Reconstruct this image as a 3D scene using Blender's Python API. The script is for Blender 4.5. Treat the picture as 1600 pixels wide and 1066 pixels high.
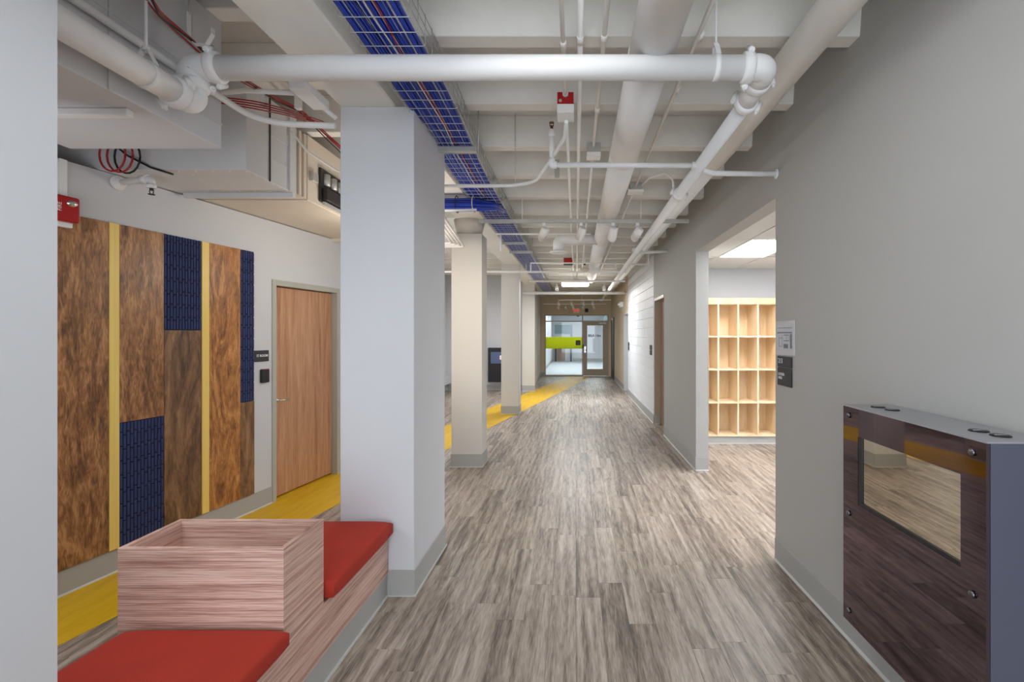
import bpy, bmesh, math, random
from mathutils import Vector, Matrix

random.seed(7)
S = bpy.context.scene
COL = S.collection
for o in list(bpy.data.objects):
    bpy.data.objects.remove(o)

# ------------------------------------------------------------------ camera, world, lights, exposure
H = 1.65                       # eye height
F = 755.6                      # focal length in pixels of the 1600 px wide frame (17 mm shift lens)
cam = bpy.data.cameras.new('camera')
cam.lens = 17.0
cam.sensor_width = 36.0
cam.shift_x = -100 / 1600
cam.shift_y = -11 / 1600
cam.clip_start = 0.05
co = bpy.data.objects.new('camera', cam)
co.location = (0, 0, H)
co.rotation_euler = (math.pi / 2, 0, 0)
COL.objects.link(co)
S.camera = co

S.view_settings.view_transform = 'Standard'
S.view_settings.look = 'None'
S.view_settings.gamma = 1.0
S.view_settings.use_curve_mapping = False
S.view_settings.exposure = 0.0

w = bpy.data.worlds.new('world')
S.world = w
w.use_nodes = True
bg = w.node_tree.nodes['Background']
bg.inputs[0].default_value = (0.70, 0.83, 1.0, 1)
bg.inputs[1].default_value = 0.95


def area(name, loc, rot, sx, sy, power, color):
    l = bpy.data.lights.new(name, 'AREA')
    l.shape = 'RECTANGLE'
    l.size, l.size_y = sx, sy
    l.energy = power
    l.color = color
    o = bpy.data.objects.new(name, l)
    o.location = loc
    o.rotation_euler = [math.radians(a) for a in rot]
    COL.objects.link(o)
    return o


def spot(name, loc, target, power, color, angle=100, blend=0.8, radius=0.04):
    l = bpy.data.lights.new(name, 'SPOT')
    l.energy = power
    l.color = color
    l.spot_size = math.radians(angle)
    l.spot_blend = blend
    l.shadow_soft_size = radius
    o = bpy.data.objects.new(name, l)
    o.location = loc
    d = Vector(target) - Vector(loc)
    o.rotation_euler = d.to_track_quat('-Z', 'Y').to_euler()
    COL.objects.link(o)
    return o


DAY = (0.86, 0.93, 1.0)
NEU = (0.97, 0.98, 1.0)
WARM = (1.0, 0.93, 0.83)
# daylight entering from behind the camera, then unseen fill lamps added for brightness
area('window_light_behind', (0.0, -3.3, 1.35), (90, 0, 0), 3.6, 2.6, 126, DAY)
area('fill_near_hall', (0.1, 0.0, 3.0), (0, 0, 0), 1.2, 1.2, 8, DAY)  # unseen fill added overhead, no fixture behind it
area('fill_near_hall', (-0.2, 1.36, 3.12), (0, -24, 0), 1.2, 0.9, 26, (0.94, 0.97, 1.0))  # second unseen fill, added just above the frame
area('fill_alcove', (-2.5, 1.44, 1.75), (62, 0, 24), 1.5, 1.4, 20, (0.88, 0.94, 1.0))  # unseen fill added on the partition's back to brighten the alcove
area('fill_bay', (-2.55, 8.4, 3.1), (0, 0, 0), 0.6, 1.2, 26, NEU)  # unseen fills added in the bay, hidden by the columns
area('fill_bay', (-2.55, 11.5, 3.1), (0, 0, 0), 0.6, 1.2, 26, NEU)
area('fill_left_bay', (-3.72, 7.4, 1.7), (0, -90, 0), 1.6, 1.6, 35, DAY)  # added fill standing in for daylight in the bay, out of sight
l = bpy.data.lights.new('lamp_bay_warm', 'POINT')
l.energy, l.color, l.shadow_soft_size = 22, WARM, 0.12
o = bpy.data.objects.new('lamp_bay_warm', l)
o.location = (-1.75, 4.6, 2.3)  # unseen warm lamp added behind the broad column, no pendant modelled
COL.objects.link(o)
spot('fill_column', (-1.36, 4.15, 1.9), (-1.36, 6.0, 1.75), 60, WARM, 78, 0.9, 0.08)  # unseen spot added to brighten the second column's front

# ------------------------------------------------------------------ materials
def hexc(r, g, b):
    def f(c):
        c /= 255
        return c / 12.92 if c <= 0.04045 else ((c + 0.055) / 1.055) ** 2.4
    return (f(r), f(g), f(b), 1)


def base_mat(name):
    m = bpy.data.materials.new(name)
    m.use_nodes = True
    nt = m.node_tree
    return m, nt, nt.nodes['Principled BSDF']


def N(nt, t, **kw):
    n = nt.nodes.new(t)
    for k, v in kw.items():
        if k.startswith('i_'):
            n.inputs[int(k[2:]) if k[2:].isdigit() else k[2:]].default_value = v
        else:
            setattr(n, k, v)
    return n


def mat(name, rgb, rough=0.6, metal=0.0, vary=0.04, scale=3.0, bump=0.0, bscale=80.0, spec=0.5, emis=None, estr=0.0):
    """painted / plastic / metal surface with faint procedural mottling and relief"""
    m, nt, b = base_mat(name)
    c = hexc(*rgb)
    b.inputs['Roughness'].default_value = rough
    b.inputs['Metallic'].default_value = metal
    b.inputs['Specular IOR Level'].default_value = spec
    tc = N(nt, 'ShaderNodeNewGeometry')
    n1 = N(nt, 'ShaderNodeTexNoise')
    n1.inputs['Scale'].default_value = scale
    n1.inputs['Detail'].default_value = 3
    nt.links.new(tc.outputs['Position'], n1.inputs['Vector'])
    mr = N(nt, 'ShaderNodeMapRange')
    mr.inputs['From Min'].default_value = 0.25
    mr.inputs['From Max'].default_value = 0.75
    mr.inputs['To Min'].default_value = 1 - vary
    mr.inputs['To Max'].default_value = 1 + vary
    nt.links.new(n1.outputs['Fac'], mr.inputs['Value'])
    mx = N(nt, 'ShaderNodeVectorMath', operation='SCALE')
    mx.inputs[0].default_value = c[:3]
    nt.links.new(mr.outputs[0], mx.inputs['Scale'])
    nt.links.new(mx.outputs[0], b.inputs['Base Color'])
    if bump:
        n2 = N(nt, 'ShaderNodeTexNoise')
        n2.inputs['Scale'].default_value = bscale
        n2.inputs['Detail'].default_value = 2
        nt.links.new(tc.outputs['Position'], n2.inputs['Vector'])
        bp = N(nt, 'ShaderNodeBump')
        bp.inputs['Strength'].default_value = bump
        bp.inputs['Distance'].default_value = 0.004
        nt.links.new(n2.outputs['Fac'], bp.inputs['Height'])
        nt.links.new(bp.outputs[0], b.inputs['Normal'])
    if emis:
        b.inputs['Emission Color'].default_value = hexc(*emis)
        b.inputs['Emission Strength'].default_value = estr
    return m


def ramp(nt, stops):
    r = N(nt, 'ShaderNodeValToRGB')
    el = r.color_ramp.elements
    while len(el) < len(stops):
        el.new(0.5)
    for e, (p, c) in zip(el, stops):
        e.position = p
        e.color = hexc(*c)
    return r


def wood(name, stops, stretch, scale=1.0, distort=1.0, rough=0.5, rot=None, per_object=0.0, bump=0.1, fine=1.0, metal=0, rings=None):
    """streaky grain: noise stretched along one axis, swirled by a second noise; stretch = xyz frequency"""
    m, nt, b = base_mat(name)
    L = nt.links.new
    g = N(nt, 'ShaderNodeNewGeometry')
    oi = N(nt, 'ShaderNodeObjectInfo')
    add = N(nt, 'ShaderNodeMath', operation='ADD')
    L(oi.outputs['Random'], add.inputs[0])
    L(g.outputs['Random Per Island'], add.inputs[1])
    fr = N(nt, 'ShaderNodeMath', operation='FRACT')
    L(add.outputs[0], fr.inputs[0])
    off = N(nt, 'ShaderNodeMath', operation='MULTIPLY')
    off.inputs[1].default_value = 37.0 * (1 if per_object else 0)
    L(fr.outputs[0], off.inputs[0])
    cmb = N(nt, 'ShaderNodeCombineXYZ')
    for i in range(3):
        L(off.outputs[0], cmb.inputs[i])
    mp = N(nt, 'ShaderNodeMapping')
    mp.inputs['Scale'].default_value = stretch
    if rot:
        mp.inputs['Rotation'].default_value = rot
    L(g.outputs['Position'], mp.inputs['Vector'])
    va = N(nt, 'ShaderNodeVectorMath', operation='ADD')
    L(mp.outputs[0], va.inputs[0])
    L(cmb.outputs[0], va.inputs[1])
    # broad streaks
    n1 = N(nt, 'ShaderNodeTexNoise')
    n1.inputs['Scale'].default_value = scale
    n1.inputs['Detail'].default_value = 5
    n1.inputs['Roughness'].default_value = 0.6
    n1.inputs['Distortion'].default_value = distort
    L(va.outputs[0], n1.inputs['Vector'])
    # fine fibres
    n2 = N(nt, 'ShaderNodeTexNoise')
    n2.inputs['Scale'].default_value = scale * 7
    n2.inputs['Detail'].default_value = 6
    n2.inputs['Distortion'].default_value = distort * 0.6
    L(va.outputs[0], n2.inputs['Vector'])
    mixf = N(nt, 'ShaderNodeMath', operation='MULTIPLY_ADD')
    sub = N(nt, 'ShaderNodeMath', operation='SUBTRACT')
    L(n2.outputs['Fac'], sub.inputs[0])
    sub.inputs[1].default_value = 0.5
    L(sub.outputs[0], mixf.inputs[0])
    mixf.inputs[1].default_value = 0.45 * fine
    L(n1.outputs['Fac'], mixf.inputs[2])
    if rings:
        amt, st, sc, dist, axis = rings
        mp2 = N(nt, 'ShaderNodeMapping')
        mp2.inputs['Scale'].default_value = st
        L(g.outputs['Position'], mp2.inputs['Vector'])
        va2 = N(nt, 'ShaderNodeVectorMath', operation='ADD')
        L(mp2.outputs[0], va2.inputs[0])
        L(cmb.outputs[0], va2.inputs[1])
        wv = N(nt, 'ShaderNodeTexWave', bands_direction=axis)
        wv.inputs['Scale'].default_value = sc
        wv.inputs['Distortion'].default_value = dist
        wv.inputs['Detail'].default_value = 3
        wv.inputs['Detail Scale'].default_value = 1.2
        L(va2.outputs[0], wv.inputs['Vector'])
        ws = N(nt, 'ShaderNodeMath', operation='SUBTRACT')
        L(wv.outputs['Fac'], ws.inputs[0])
        ws.inputs[1].default_value = 0.5
        wm = N(nt, 'ShaderNodeMath', operation='MULTIPLY_ADD')
        L(ws.outputs[0], wm.inputs[0])
        wm.inputs[1].default_value = amt
        L(mixf.outputs[0], wm.inputs[2])
        mixf = wm
    # tone of each board
    sh = N(nt, 'ShaderNodeMath', operation='MULTIPLY_ADD')
    s2 = N(nt, 'ShaderNodeMath', operation='SUBTRACT')
    L(fr.outputs[0], s2.inputs[0])
    s2.inputs[1].default_value = 0.5
    L(s2.outputs[0], sh.inputs[0])
    sh.inputs[1].default_value = per_object
    L(mixf.outputs[0], sh.inputs[2])
    r = ramp(nt, stops)
    L(sh.outputs[0], r.inputs['Fac'])
    L(r.outputs['Color'], b.inputs['Base Color'])
    b.inputs['Roughness'].default_value = rough
    b.inputs['Metallic'].default_value = metal
    if bump:
        bp = N(nt, 'ShaderNodeBump')
        bp.inputs['Strength'].default_value = bump
        bp.inputs['Distance'].default_value = 0.002
        L(mixf.outputs[0], bp.inputs['Height'])
        L(bp.outputs[0], b.inputs['Normal'])
    return m


M = {}
M['wall_grey'] = mat('wall_paint_greige', (180, 179, 175), 0.75, vary=0.012, bump=0.06, bscale=140)
M['wall_white'] = mat('wall_paint_white', (208, 209, 212), 0.7, vary=0.012, bump=0.05, bscale=140)
M['tan'] = mat('wall_paint_tan', (222, 206, 182), 0.75, vary=0.012, bump=0.05, bscale=140)
M['block'] = mat('block_wall_white', (228, 230, 233), 0.6, vary=0.02, bump=0.08, bscale=90)
M['column'] = mat('column_paint', (214, 209, 201), 0.7, vary=0.012, bump=0.05, bscale=140)
M['ceiling'] = mat('ceiling_paint', (234, 231, 224), 0.75, vary=0.05, scale=4, bump=0.25, bscale=30)
M['pipe'] = mat('pipe_white_paint', (240, 239, 238), 0.62, vary=0.02, scale=8)
M['pipe_dim'] = mat('pipe_cream_paint', (246, 244, 240), 0.65, vary=0.02, scale=8)
M['duct'] = mat('duct_painted_metal', (214, 214, 216), 0.5, vary=0.03, scale=2)
M['duct_warm'] = mat('duct_cream_paint', (216, 204, 188), 0.55, vary=0.03, scale=2)
M['base'] = mat('rubber_base_grey', (172, 171, 167), 0.6, vary=0.02)
M['toe'] = mat('rubber_base_toe', (196, 196, 192), 0.5, vary=0.02)
M['frame'] = mat('door_frame_grey', (178, 178, 168), 0.45, vary=0.02)
M['alum'] = mat('storefront_frame_taupe', (176, 160, 140), 0.4, vary=0.02)
M['navy'] = mat('navy_felt', (50, 60, 102), 0.85, vary=0.08, scale=9, bump=0.2, bscale=300)
M['navy_dark'] = mat('navy_felt_backing', (16, 20, 40), 0.95, vary=0.06)
M['yellow'] = wood('yellow_vinyl', [(0.2, (204, 156, 6)), (0.5, (224, 176, 10)), (0.8, (232, 190, 28))], (9, 1.0, 9), 1.4, 0.3, 0.5, bump=0.03, rot=(0, 0, 0.2))
M['cushion'] = mat('cushion_vermilion_fabric', (170, 44, 24), 0.85, vary=0.05, scale=6, bump=0.15, bscale=500)
M['black'] = mat('black_plastic', (26, 26, 30), 0.4, vary=0.05)
M['sign'] = mat('sign_charcoal', (44, 45, 50), 0.5, vary=0.03)
M['white_print'] = mat('white_print', (235, 235, 235), 0.6, vary=0.0)
M['red'] = mat('red_plastic', (172, 14, 22), 0.3, vary=0.03)
M['red_cable'] = mat('red_cable_jacket', (168, 30, 36), 0.5, vary=0.1, scale=20)
M['blue_cable'] = mat('blue_cable_jacket', (30, 66, 190), 0.45, vary=0.12, scale=14)
M['blue_cable_dark'] = mat('deep_blue_cable_jacket', (24, 50, 150), 0.45, vary=0.12, scale=14)
M['white_cable'] = mat('white_cable_jacket', (225, 220, 210), 0.5, vary=0.04)
M['black_cable'] = mat('black_cable_jacket', (22, 22, 26), 0.5, vary=0.05)
M['wire'] = mat('galvanised_wire', (205, 206, 202), 0.35, metal=0.55, vary=0.06, scale=20)
M['galv'] = mat('galvanised_steel', (190, 190, 186), 0.4, metal=0.4, vary=0.08, scale=14)
M['dark_metal'] = mat('dark_machine_metal', (58, 54, 50), 0.5, metal=0.3, vary=0.15, scale=20)
M['chrome'] = mat('satin_chrome', (215, 215, 215), 0.22, metal=1.0, vary=0.02)
M['steel'] = mat('dark_steel', (120, 118, 122), 0.25, metal=1.0, vary=0.05)
M['brass_dark'] = mat('dark_brass', (120, 80, 50), 0.35, metal=0.8, vary=0.05)
M['case_side'] = mat('charcoal_anodised_panel', (96, 98, 114), 0.38, metal=0.35, vary=0.03)
M['case_top'] = mat('grey_anodised_panel', (166, 166, 170), 0.34, metal=0.35, vary=0.03)
M['acrylic'] = mat('smoked_acrylic', (112, 98, 106), 0.03, metal=1.0, vary=0.02)
M['screen'] = mat('dark_screen_mirror', (212, 202, 184), 0.02, metal=1.0, vary=0.0)
M['tile'] = mat('ceiling_tile_white', (226, 226, 222), 0.85, vary=0.02, bump=0.2, bscale=200)
M['led'] = mat('light_and_fill_panel', (255, 255, 255), 0.5, vary=0, emis=(246, 250, 255), estr=24.0)
M['led_lobby'] = mat('lobby_light_panel', (255, 255, 255), 0.5, vary=0, emis=(246, 250, 255), estr=30.0)
M['tube'] = mat('fluorescent_lens', (255, 255, 255), 0.5, vary=0, emis=(255, 252, 244), estr=14.0)
M['lens'] = mat('lamp_lens_lit', (255, 255, 255), 0.5, vary=0, emis=(255, 236, 200), estr=26.0)
M['exit'] = mat('exit_sign_face', (240, 236, 228), 0.5, vary=0)
M['exit_red'] = mat('exit_letters_lit', (220, 40, 36), 0.5, vary=0, emis=(235, 40, 30), estr=0.9)
M['lime'] = mat('lime_film', (186, 214, 40), 0.4, vary=0.03)
M['orange'] = mat('orange_print', (210, 90, 40), 0.5, vary=0)
M['carpet'] = mat('grey_carpet', (186, 190, 194), 0.9, vary=0.08, scale=5, bump=0.2, bscale=300)
M['slate'] = mat('slate_blue_panel', (128, 150, 160), 0.6, vary=0.03)
M['brown_door'] = mat('brown_door_veneer', (150, 122, 104), 0.5, vary=0.06)
M['paper'] = mat('plan_paper', (196, 198, 202), 0.5, vary=0.05, scale=30)
M['ink'] = mat('plan_ink', (120, 122, 130), 0.6, vary=0.05)
M['clear'] = mat('cloudy_acrylic', (205, 206, 206), 0.15, vary=0.02)
M['concrete'] = mat('painted_concrete', (206, 200, 190), 0.8, vary=0.05, bump=0.3, bscale=30)
M['dark_brown'] = mat('dark_brown_metal', (58, 46, 40), 0.45, vary=0.05)

m, nt, b = base_mat('clear_glass')
nt.nodes.remove(b)
tr = N(nt, 'ShaderNodeBsdfTransparent')
tr.inputs[0].default_value = (0.93, 0.97, 0.96, 1)
gl = N(nt, 'ShaderNodeBsdfGlossy')
gl.inputs['Roughness'].default_value = 0.02
fz = N(nt, 'ShaderNodeFresnel')
fz.inputs[0].default_value = 1.45
ms = N(nt, 'ShaderNodeMixShader')
nt.links.new(fz.outputs[0], ms.inputs[0])
nt.links.new(tr.outputs[0], ms.inputs[1])
nt.links.new(gl.outputs[0], ms.inputs[2])
nt.links.new(ms.outputs[0], nt.nodes['Material Output'].inputs[0])
M['glass'] = m

m, nt, b = base_mat('lime_film')
b.inputs['Base Color'].default_value = hexc(200, 218, 48)
b.inputs['Roughness'].default_value = 0.4
tl = N(nt, 'ShaderNodeBsdfTranslucent')
tl.inputs[0].default_value = hexc(244, 246, 96)
ms = N(nt, 'ShaderNodeMixShader')
ms.inputs[0].default_value = 0.75
nt.links.new(b.outputs[0], ms.inputs[1])
nt.links.new(tl.outputs[0], ms.inputs[2])
nt.links.new(ms.outputs[0], nt.nodes['Material Output'].inputs[0])
M['lime'] = m

M['floor'] = wood('vinyl_plank', [(0.22, (92, 81, 72)), (0.38, (132, 118, 106)), (0.52, (161, 146, 132)), (0.66, (181, 167, 153)), (0.82, (198, 187, 175))],
                  (12, 1.0, 12), 1.4, 0.8, 0.42, per_object=0.17, bump=0.08, fine=1.5, rings=(0.13, (1.0, 0.14, 1.0), 4.5, 7.0, 'X'))
M['panel_wood'] = wood('stained_birch', [(0.24, (70, 42, 24)), (0.42, (122, 80, 45)), (0.55, (156, 106, 62)), (0.72, (192, 142, 92))],
                       (5.5, 5.5, 1.3), 1.15, 2.6, 0.42, per_object=0.10, bump=0.05, fine=1.6)
M['panel_wood_dark'] = wood('stained_birch_dark', [(0.24, (62, 42, 28)), (0.42, (104, 74, 48)), (0.55, (132, 96, 64)), (0.72, (166, 126, 88))],
                            (5.5, 5.5, 1.2), 1.15, 2.4, 0.42, per_object=0.10, bump=0.06)
M['panel_wood_light'] = wood('stained_birch_amber', [(0.24, (98, 58, 26)), (0.42, (156, 100, 50)), (0.55, (188, 128, 68)), (0.72, (214, 160, 98))],
                             (5.5, 5.5, 1.5), 1.15, 3.0, 0.42, per_object=0.10, bump=0.06)
M['brass'] = wood('brushed_brass', [(0.2, (232, 194, 92)), (0.5, (242, 208, 110)), (0.8, (248, 220, 134))], (40, 40, 0.6), 1.0, 0.1, 0.42, bump=0.03)
M['door_wood'] = wood('oak_veneer', [(0.25, (158, 108, 74)), (0.45, (184, 134, 98)), (0.6, (198, 150, 113)), (0.8, (208, 164, 128))],
                      (16, 16, 0.9), 1.2, 0.9, 0.42, bump=0.05)
M['bench_x'] = wood('walnut_laminate_across', [(0.26, (150, 110, 97)), (0.42, (188, 148, 133)), (0.56, (216, 180, 165)), (0.74, (232, 200, 185))],
                    (0.8, 0.8, 44), 1.3, 0.5, 0.5, bump=0.03, fine=1.5, rings=(0.10, (0.25, 0.25, 2.2), 16.0, 5.0, 'Z'))
M['cubby'] = wood('birch_ply', [(0.25, (236, 204, 160)), (0.5, (246, 222, 186)), (0.8, (250, 232, 204))], (6, 6, 1.0), 1.2, 0.6, 0.5, bump=0.03)
M['cubby_edge'] = wood('birch_ply_edge', [(0.25, (218, 184, 138)), (0.5, (232, 202, 160)), (0.8, (240, 216, 180))], (6, 6, 1.0), 1.2, 0.6, 0.5, bump=0.03)

# ------------------------------------------------------------------ geometry helpers
ORIG = {}


class MB:
    """collects shapes; build() links them as one mesh object"""
    def __init__(s):
        s.v, s.f, s.sm = [], [], []

    def add(s, vs, fs, smooth=False):
        n = len(s.v)
        s.v += [tuple(p) for p in vs]
        s.f += [tuple(i + n for i in f) for f in fs]
        s.sm += [smooth] * len(fs)
        return s

    def box(s, x0, x1, y0, y1, z0, z1):
        x0, x1 = min(x0, x1), max(x0, x1)
        y0, y1 = min(y0, y1), max(y0, y1)
        z0, z1 = min(z0, z1), max(z0, z1)
        return s.add([(x0, y0, z0), (x1, y0, z0), (x1, y1, z0), (x0, y1, z0), (x0, y0, z1), (x1, y0, z1), (x1, y1, z1), (x0, y1, z1)],
                     [(0, 3, 2, 1), (4, 5, 6, 7), (0, 1, 5, 4), (1, 2, 6, 5), (2, 3, 7, 6), (3, 0, 4, 7)])

    def prism(s, poly, z0, z1):
        """poly: counter-clockwise xy outline"""
        n = len(poly)
        a = sum(poly[i][0] * poly[(i + 1) % n][1] - poly[(i + 1) % n][0] * poly[i][1] for i in range(n))
        if a < 0:
            poly = poly[::-1]
        vs = [(x, y, z0) for x, y in poly] + [(x, y, z1) for x, y in poly]
        fs = [tuple(range(n - 1, -1, -1)), tuple(range(n, 2 * n))]
        fs += [(i, (i + 1) % n, n + (i + 1) % n, n + i) for i in range(n)]
        return s.add(vs, fs)

    def profile(s, prof, a, b, up=(0, 0, 1), side=None):
        """extrude closed 2-D profile (side, up) from point a to b"""
        a, b = Vector(a), Vector(b)
        u = Vector(up)
        d = (b - a).normalized()
        sd = Vector(side) if side else d.cross(u).normalized()
        n = len(prof)
        vs = [a + sd * p + u * q for p, q in prof] + [b + sd * p + u * q for p, q in prof]
        return s.add(vs, [tuple(range(n)), tuple(range(2 * n - 1, n - 1, -1))] + [(i, n + i, n + (i + 1) % n, (i + 1) % n) for i in range(n)])

    def tube(s, pts, r, seg=10, cap=True, radii=None):
        pts = [Vector(p) for p in pts]
        n = len(pts)
        t0 = (pts[1] - pts[0]).normalized()
        ref = Vector((0, 0, 1)) if abs(t0.z) < 0.9 else Vector((1, 0, 0))
        nx = t0.cross(ref).normalized()
        vs, fs = [], []
        prev = t0
        for i, p in enumerate(pts):
            if i == 0:
                t = t0
            elif i == n - 1:
                t = (pts[i] - pts[i - 1]).normalized()
            else:
                t = ((pts[i + 1] - p).normalized() + (p - pts[i - 1]).normalized()).normalized()
            q = prev.rotation_difference(t)
            nx = (q @ nx).normalized()
            prev = t
            ny = t.cross(nx).normalized()
            rr = radii[i] if radii else r
            for k in range(seg):
                a = 2 * math.pi * k / seg
                vs.append(p + nx * math.cos(a) * rr + ny * math.sin(a) * rr)
        for i in range(n - 1):
            for k in range(seg):
                fs.append((i * seg + k, i * seg + (k + 1) % seg, (i + 1) * seg + (k + 1) % seg, (i + 1) * seg + k))
        s.add(vs, fs, True)
        if cap:
            m0 = len(s.v) - len(vs)
            s.f.append(tuple(m0 + k for k in range(seg - 1, -1, -1)))
            s.f.append(tuple(m0 + (n - 1) * seg + k for k in range(seg)))
            s.sm += [False, False]
        return s

    def lathe(s, base, axis, prof, seg=20):
        """prof: list of (distance along axis, radius)"""
        base, axis = Vector(base), Vector(axis).normalized()
        return s.tube([base + axis * max(d, 0) + axis * (1e-5 * i) for i, (d, r) in enumerate(prof)], 1, seg, True, [r for d, r in prof])

    def ball(s, c, r, seg=12, rings=6, sq=(1, 1, 1)):
        c = Vector(c)
        vs = [c + Vector((0, 0, -r * sq[2]))]
        for i in range(1, rings):
            th = -math.pi / 2 + math.pi * i / rings
            for k in range(seg):
                a = 2 * math.pi * k / seg
                vs.append(c + Vector((r * sq[0] * math.cos(th) * math.cos(a), r * sq[1] * math.cos(th) * math.sin(a), r * sq[2] * math.sin(th))))
        vs.append(c + Vector((0, 0, r * sq[2])))
        fs = [(0, 1 + (k + 1) % seg, 1 + k) for k in range(seg)]
        for i in range(rings - 2):
            for k in range(seg):
                p = 1 + i * seg
                fs.append((p + k, p + (k + 1) % seg, p + seg + (k + 1) % seg, p + seg + k))
        p = 1 + (rings - 2) * seg
        fs += [(p + k, p + (k + 1) % seg, len(vs) - 1) for k in range(seg)]
        return s.add(vs, fs, True)

    def mesh(s, name, origin=(0, 0, 0)):
        ox, oy, oz = origin
        me = bpy.data.meshes.new(name)
        me.from_pydata([(x - ox, y - oy, z - oz) for x, y, z in s.v], [], s.f)
        me.polygons.foreach_set('use_smooth', s.sm)
        me.validate()
        me.update()
        return me

    def build(s, name, mt, parent=None, bevel=0.0, kind=None, seg=1):
        origin = ORIG.get(parent.name, (0, 0, 0)) if parent else (0, 0, 0)
        me = s.mesh(name, origin)
        me.materials.append(M[mt] if isinstance(mt, str) else mt)
        if bevel:
            bm = bmesh.new()
            bm.from_mesh(me)
            es = [e for e in bm.edges if len(e.link_faces) == 2 and e.calc_face_angle(0) > 0.6]
            bmesh.ops.bevel(bm, geom=es, offset=bevel, segments=seg, affect='EDGES', profile=0.5, clamp_overlap=True)
            bm.to_mesh(me)
            bm.free()
        o = bpy.data.objects.new(name, me)
        COL.objects.link(o)
        if parent:
            o.parent = parent
            ORIG[o.name] = origin
        if kind:
            o['kind'] = kind
        return o


def tag(o, label, cat, group=None):
    o['label'] = label
    o['category'] = cat
    if group:
        o['group'] = group
    return o


def thing(name, loc, label, cat, group=None):
    o = bpy.data.objects.new(name, None)
    o.empty_display_size = 0.1
    o.location = loc
    COL.objects.link(o)
    ORIG[o.name] = tuple(loc)
    return tag(o, label, cat, group)


def struct(name, mb, mt, label=None, parent=None, bevel=0.0):
    o = mb.build(name, mt, parent, bevel)
    o['kind'] = 'structure'
    if label:
        o['label'] = label
    return o


def fillet(pts, r, k=6):
    """polyline with its corners rounded to radius r"""
    pts = [Vector(p) for p in pts]
    out = [pts[0]]
    for i in range(1, len(pts) - 1):
        a, b_, c = pts[i - 1], pts[i], pts[i + 1]
        u, v = (a - b_).normalized(), (c - b_).normalized()
        ang = u.angle(v)
        d = min(r / math.tan(ang / 2), (a - b_).length * 0.49, (c - b_).length * 0.49)
        p, q = b_ + u * d, b_ + v * d
        for j in range(k + 1):
            t = j / k
            out.append(p * (1 - t) ** 2 + b_ * 2 * t * (1 - t) + q * t * t)
    out.append(pts[-1])
    return out


def text(name, body, size, loc, rot, mt, parent, align='CENTER', bold=0.0):
    c = bpy.data.curves.new(name, 'FONT')
    c.body = body
    c.size = size
    c.align_x = align
    c.align_y = 'CENTER'
    c.extrude = 0.0006
    c.offset = bold
    c.resolution_u = 2
    tmp = bpy.data.objects.new(name, c)
    me = bpy.data.meshes.new_from_object(tmp)
    bpy.data.objects.remove(tmp)
    me.name = name
    me.materials.clear()
    me.materials.append(M[mt])
    o = bpy.data.objects.new(name, me)
    COL.objects.link(o)
    og = ORIG.get(parent.name, (0, 0, 0))
    o.parent = parent
    o.location = Vector(loc) - Vector(og)
    o.rotation_euler = rot
    return o


def at(px, py, y):
    return Vector(((px - 900) / F * y, y, H - (py - 522) / F * y))


def XR(y):                     # right-hand corridor wall face
    return 1.463 + (0.0175 * (3.546 - y) if y < 3.546 else -0.006 * (y - 3.546))


def XL(y):                     # angled left-hand wall face
    return -3.244 + 0.161 * (y - 3.019)


AL = math.atan(0.161)          # angle of the left wall
DL = Vector((math.sin(AL), math.cos(AL), 0))      # along the left wall, away from the camera
NL = Vector((math.cos(AL), -math.sin(AL), 0))     # out of the left wall into the room

SLAB, RIB = 3.45, 3.205
BASE_H = 0.162
BASE_PROF = [(0, 0.0), (0.006, 0.0), (0.006, BASE_H - 0.004), (0.003, BASE_H), (0, BASE_H)]
TOE_PROF = [(0.006, 0.0), (0.018, 0.0), (0.014, 0.005), (0.006, 0.012)]


def baseboard(name, a, b_, side, parent=None):
    """rubber base from a to b (xy), pushed out along side"""
    a3, b3 = Vector((*a, 0.0)), Vector((*b_, 0.0))
    o = MB().profile(BASE_PROF, a3, b3, side=(*side, 0)).build(name, 'base', parent)
    o['kind'] = 'structure'
    t = MB().profile(TOE_PROF, a3, b3, side=(*side, 0)).build('cove_toe', 'toe', o)
    return o


# ------------------------------------------------------------------ floor
floor = struct('floor', MB().box(-5.2, 6.0, -3.2, 18.9, -0.25, -0.012), 'concrete')
PW, PL = 0.152, 0.92


def plank_box(mb, x, y, w_=PW, l=PL):
    g, c = 0.0004, 0.0012
    x0, x1, y0, y1 = x + g, x + w_ - g, y + g, y + l - g
    lo, hi = -0.006, 0.0
    vs = [(x0, y0, lo), (x1, y0, lo), (x1, y1, lo), (x0, y1, lo),
          (x0, y0, hi - c * 0.5), (x1, y0, hi - c * 0.5), (x1, y1, hi - c * 0.5), (x0, y1, hi - c * 0.5),
          (x0 + c, y0 + c, hi), (x1 - c, y0 + c, hi), (x1 - c, y1 - c, hi), (x0 + c, y1 - c, hi)]
    fs = [(0, 1, 5, 4), (1, 2, 6, 5), (2, 3, 7, 6), (3, 0, 4, 7), (4, 5, 9, 8), (5, 6, 10, 9), (6, 7, 11, 10), (7, 4, 8, 11), (8, 9, 10, 11)]
    mb.add(vs, fs)


cand = []
i = 0
x = -3.80
while x < 4.75:
    y = -2.6 + random.random() * PL
    while y < 18.8:
        cx, cy = x + PW / 2, y + PL / 2
        ok = (XL(cy) - 0.16 < cx < 1.47 + 0.1) or (cx >= 1.45 and 2.4 < cy < 7.9) or (cx < -1.0 and 6.2 < cy < 14.4)
        if cx < -1.75 and cy < 1.2:
            ok = False
        if ok and y + PL < 18.86:
            cand.append((x, y))
        y += PL
    x += PW


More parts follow.
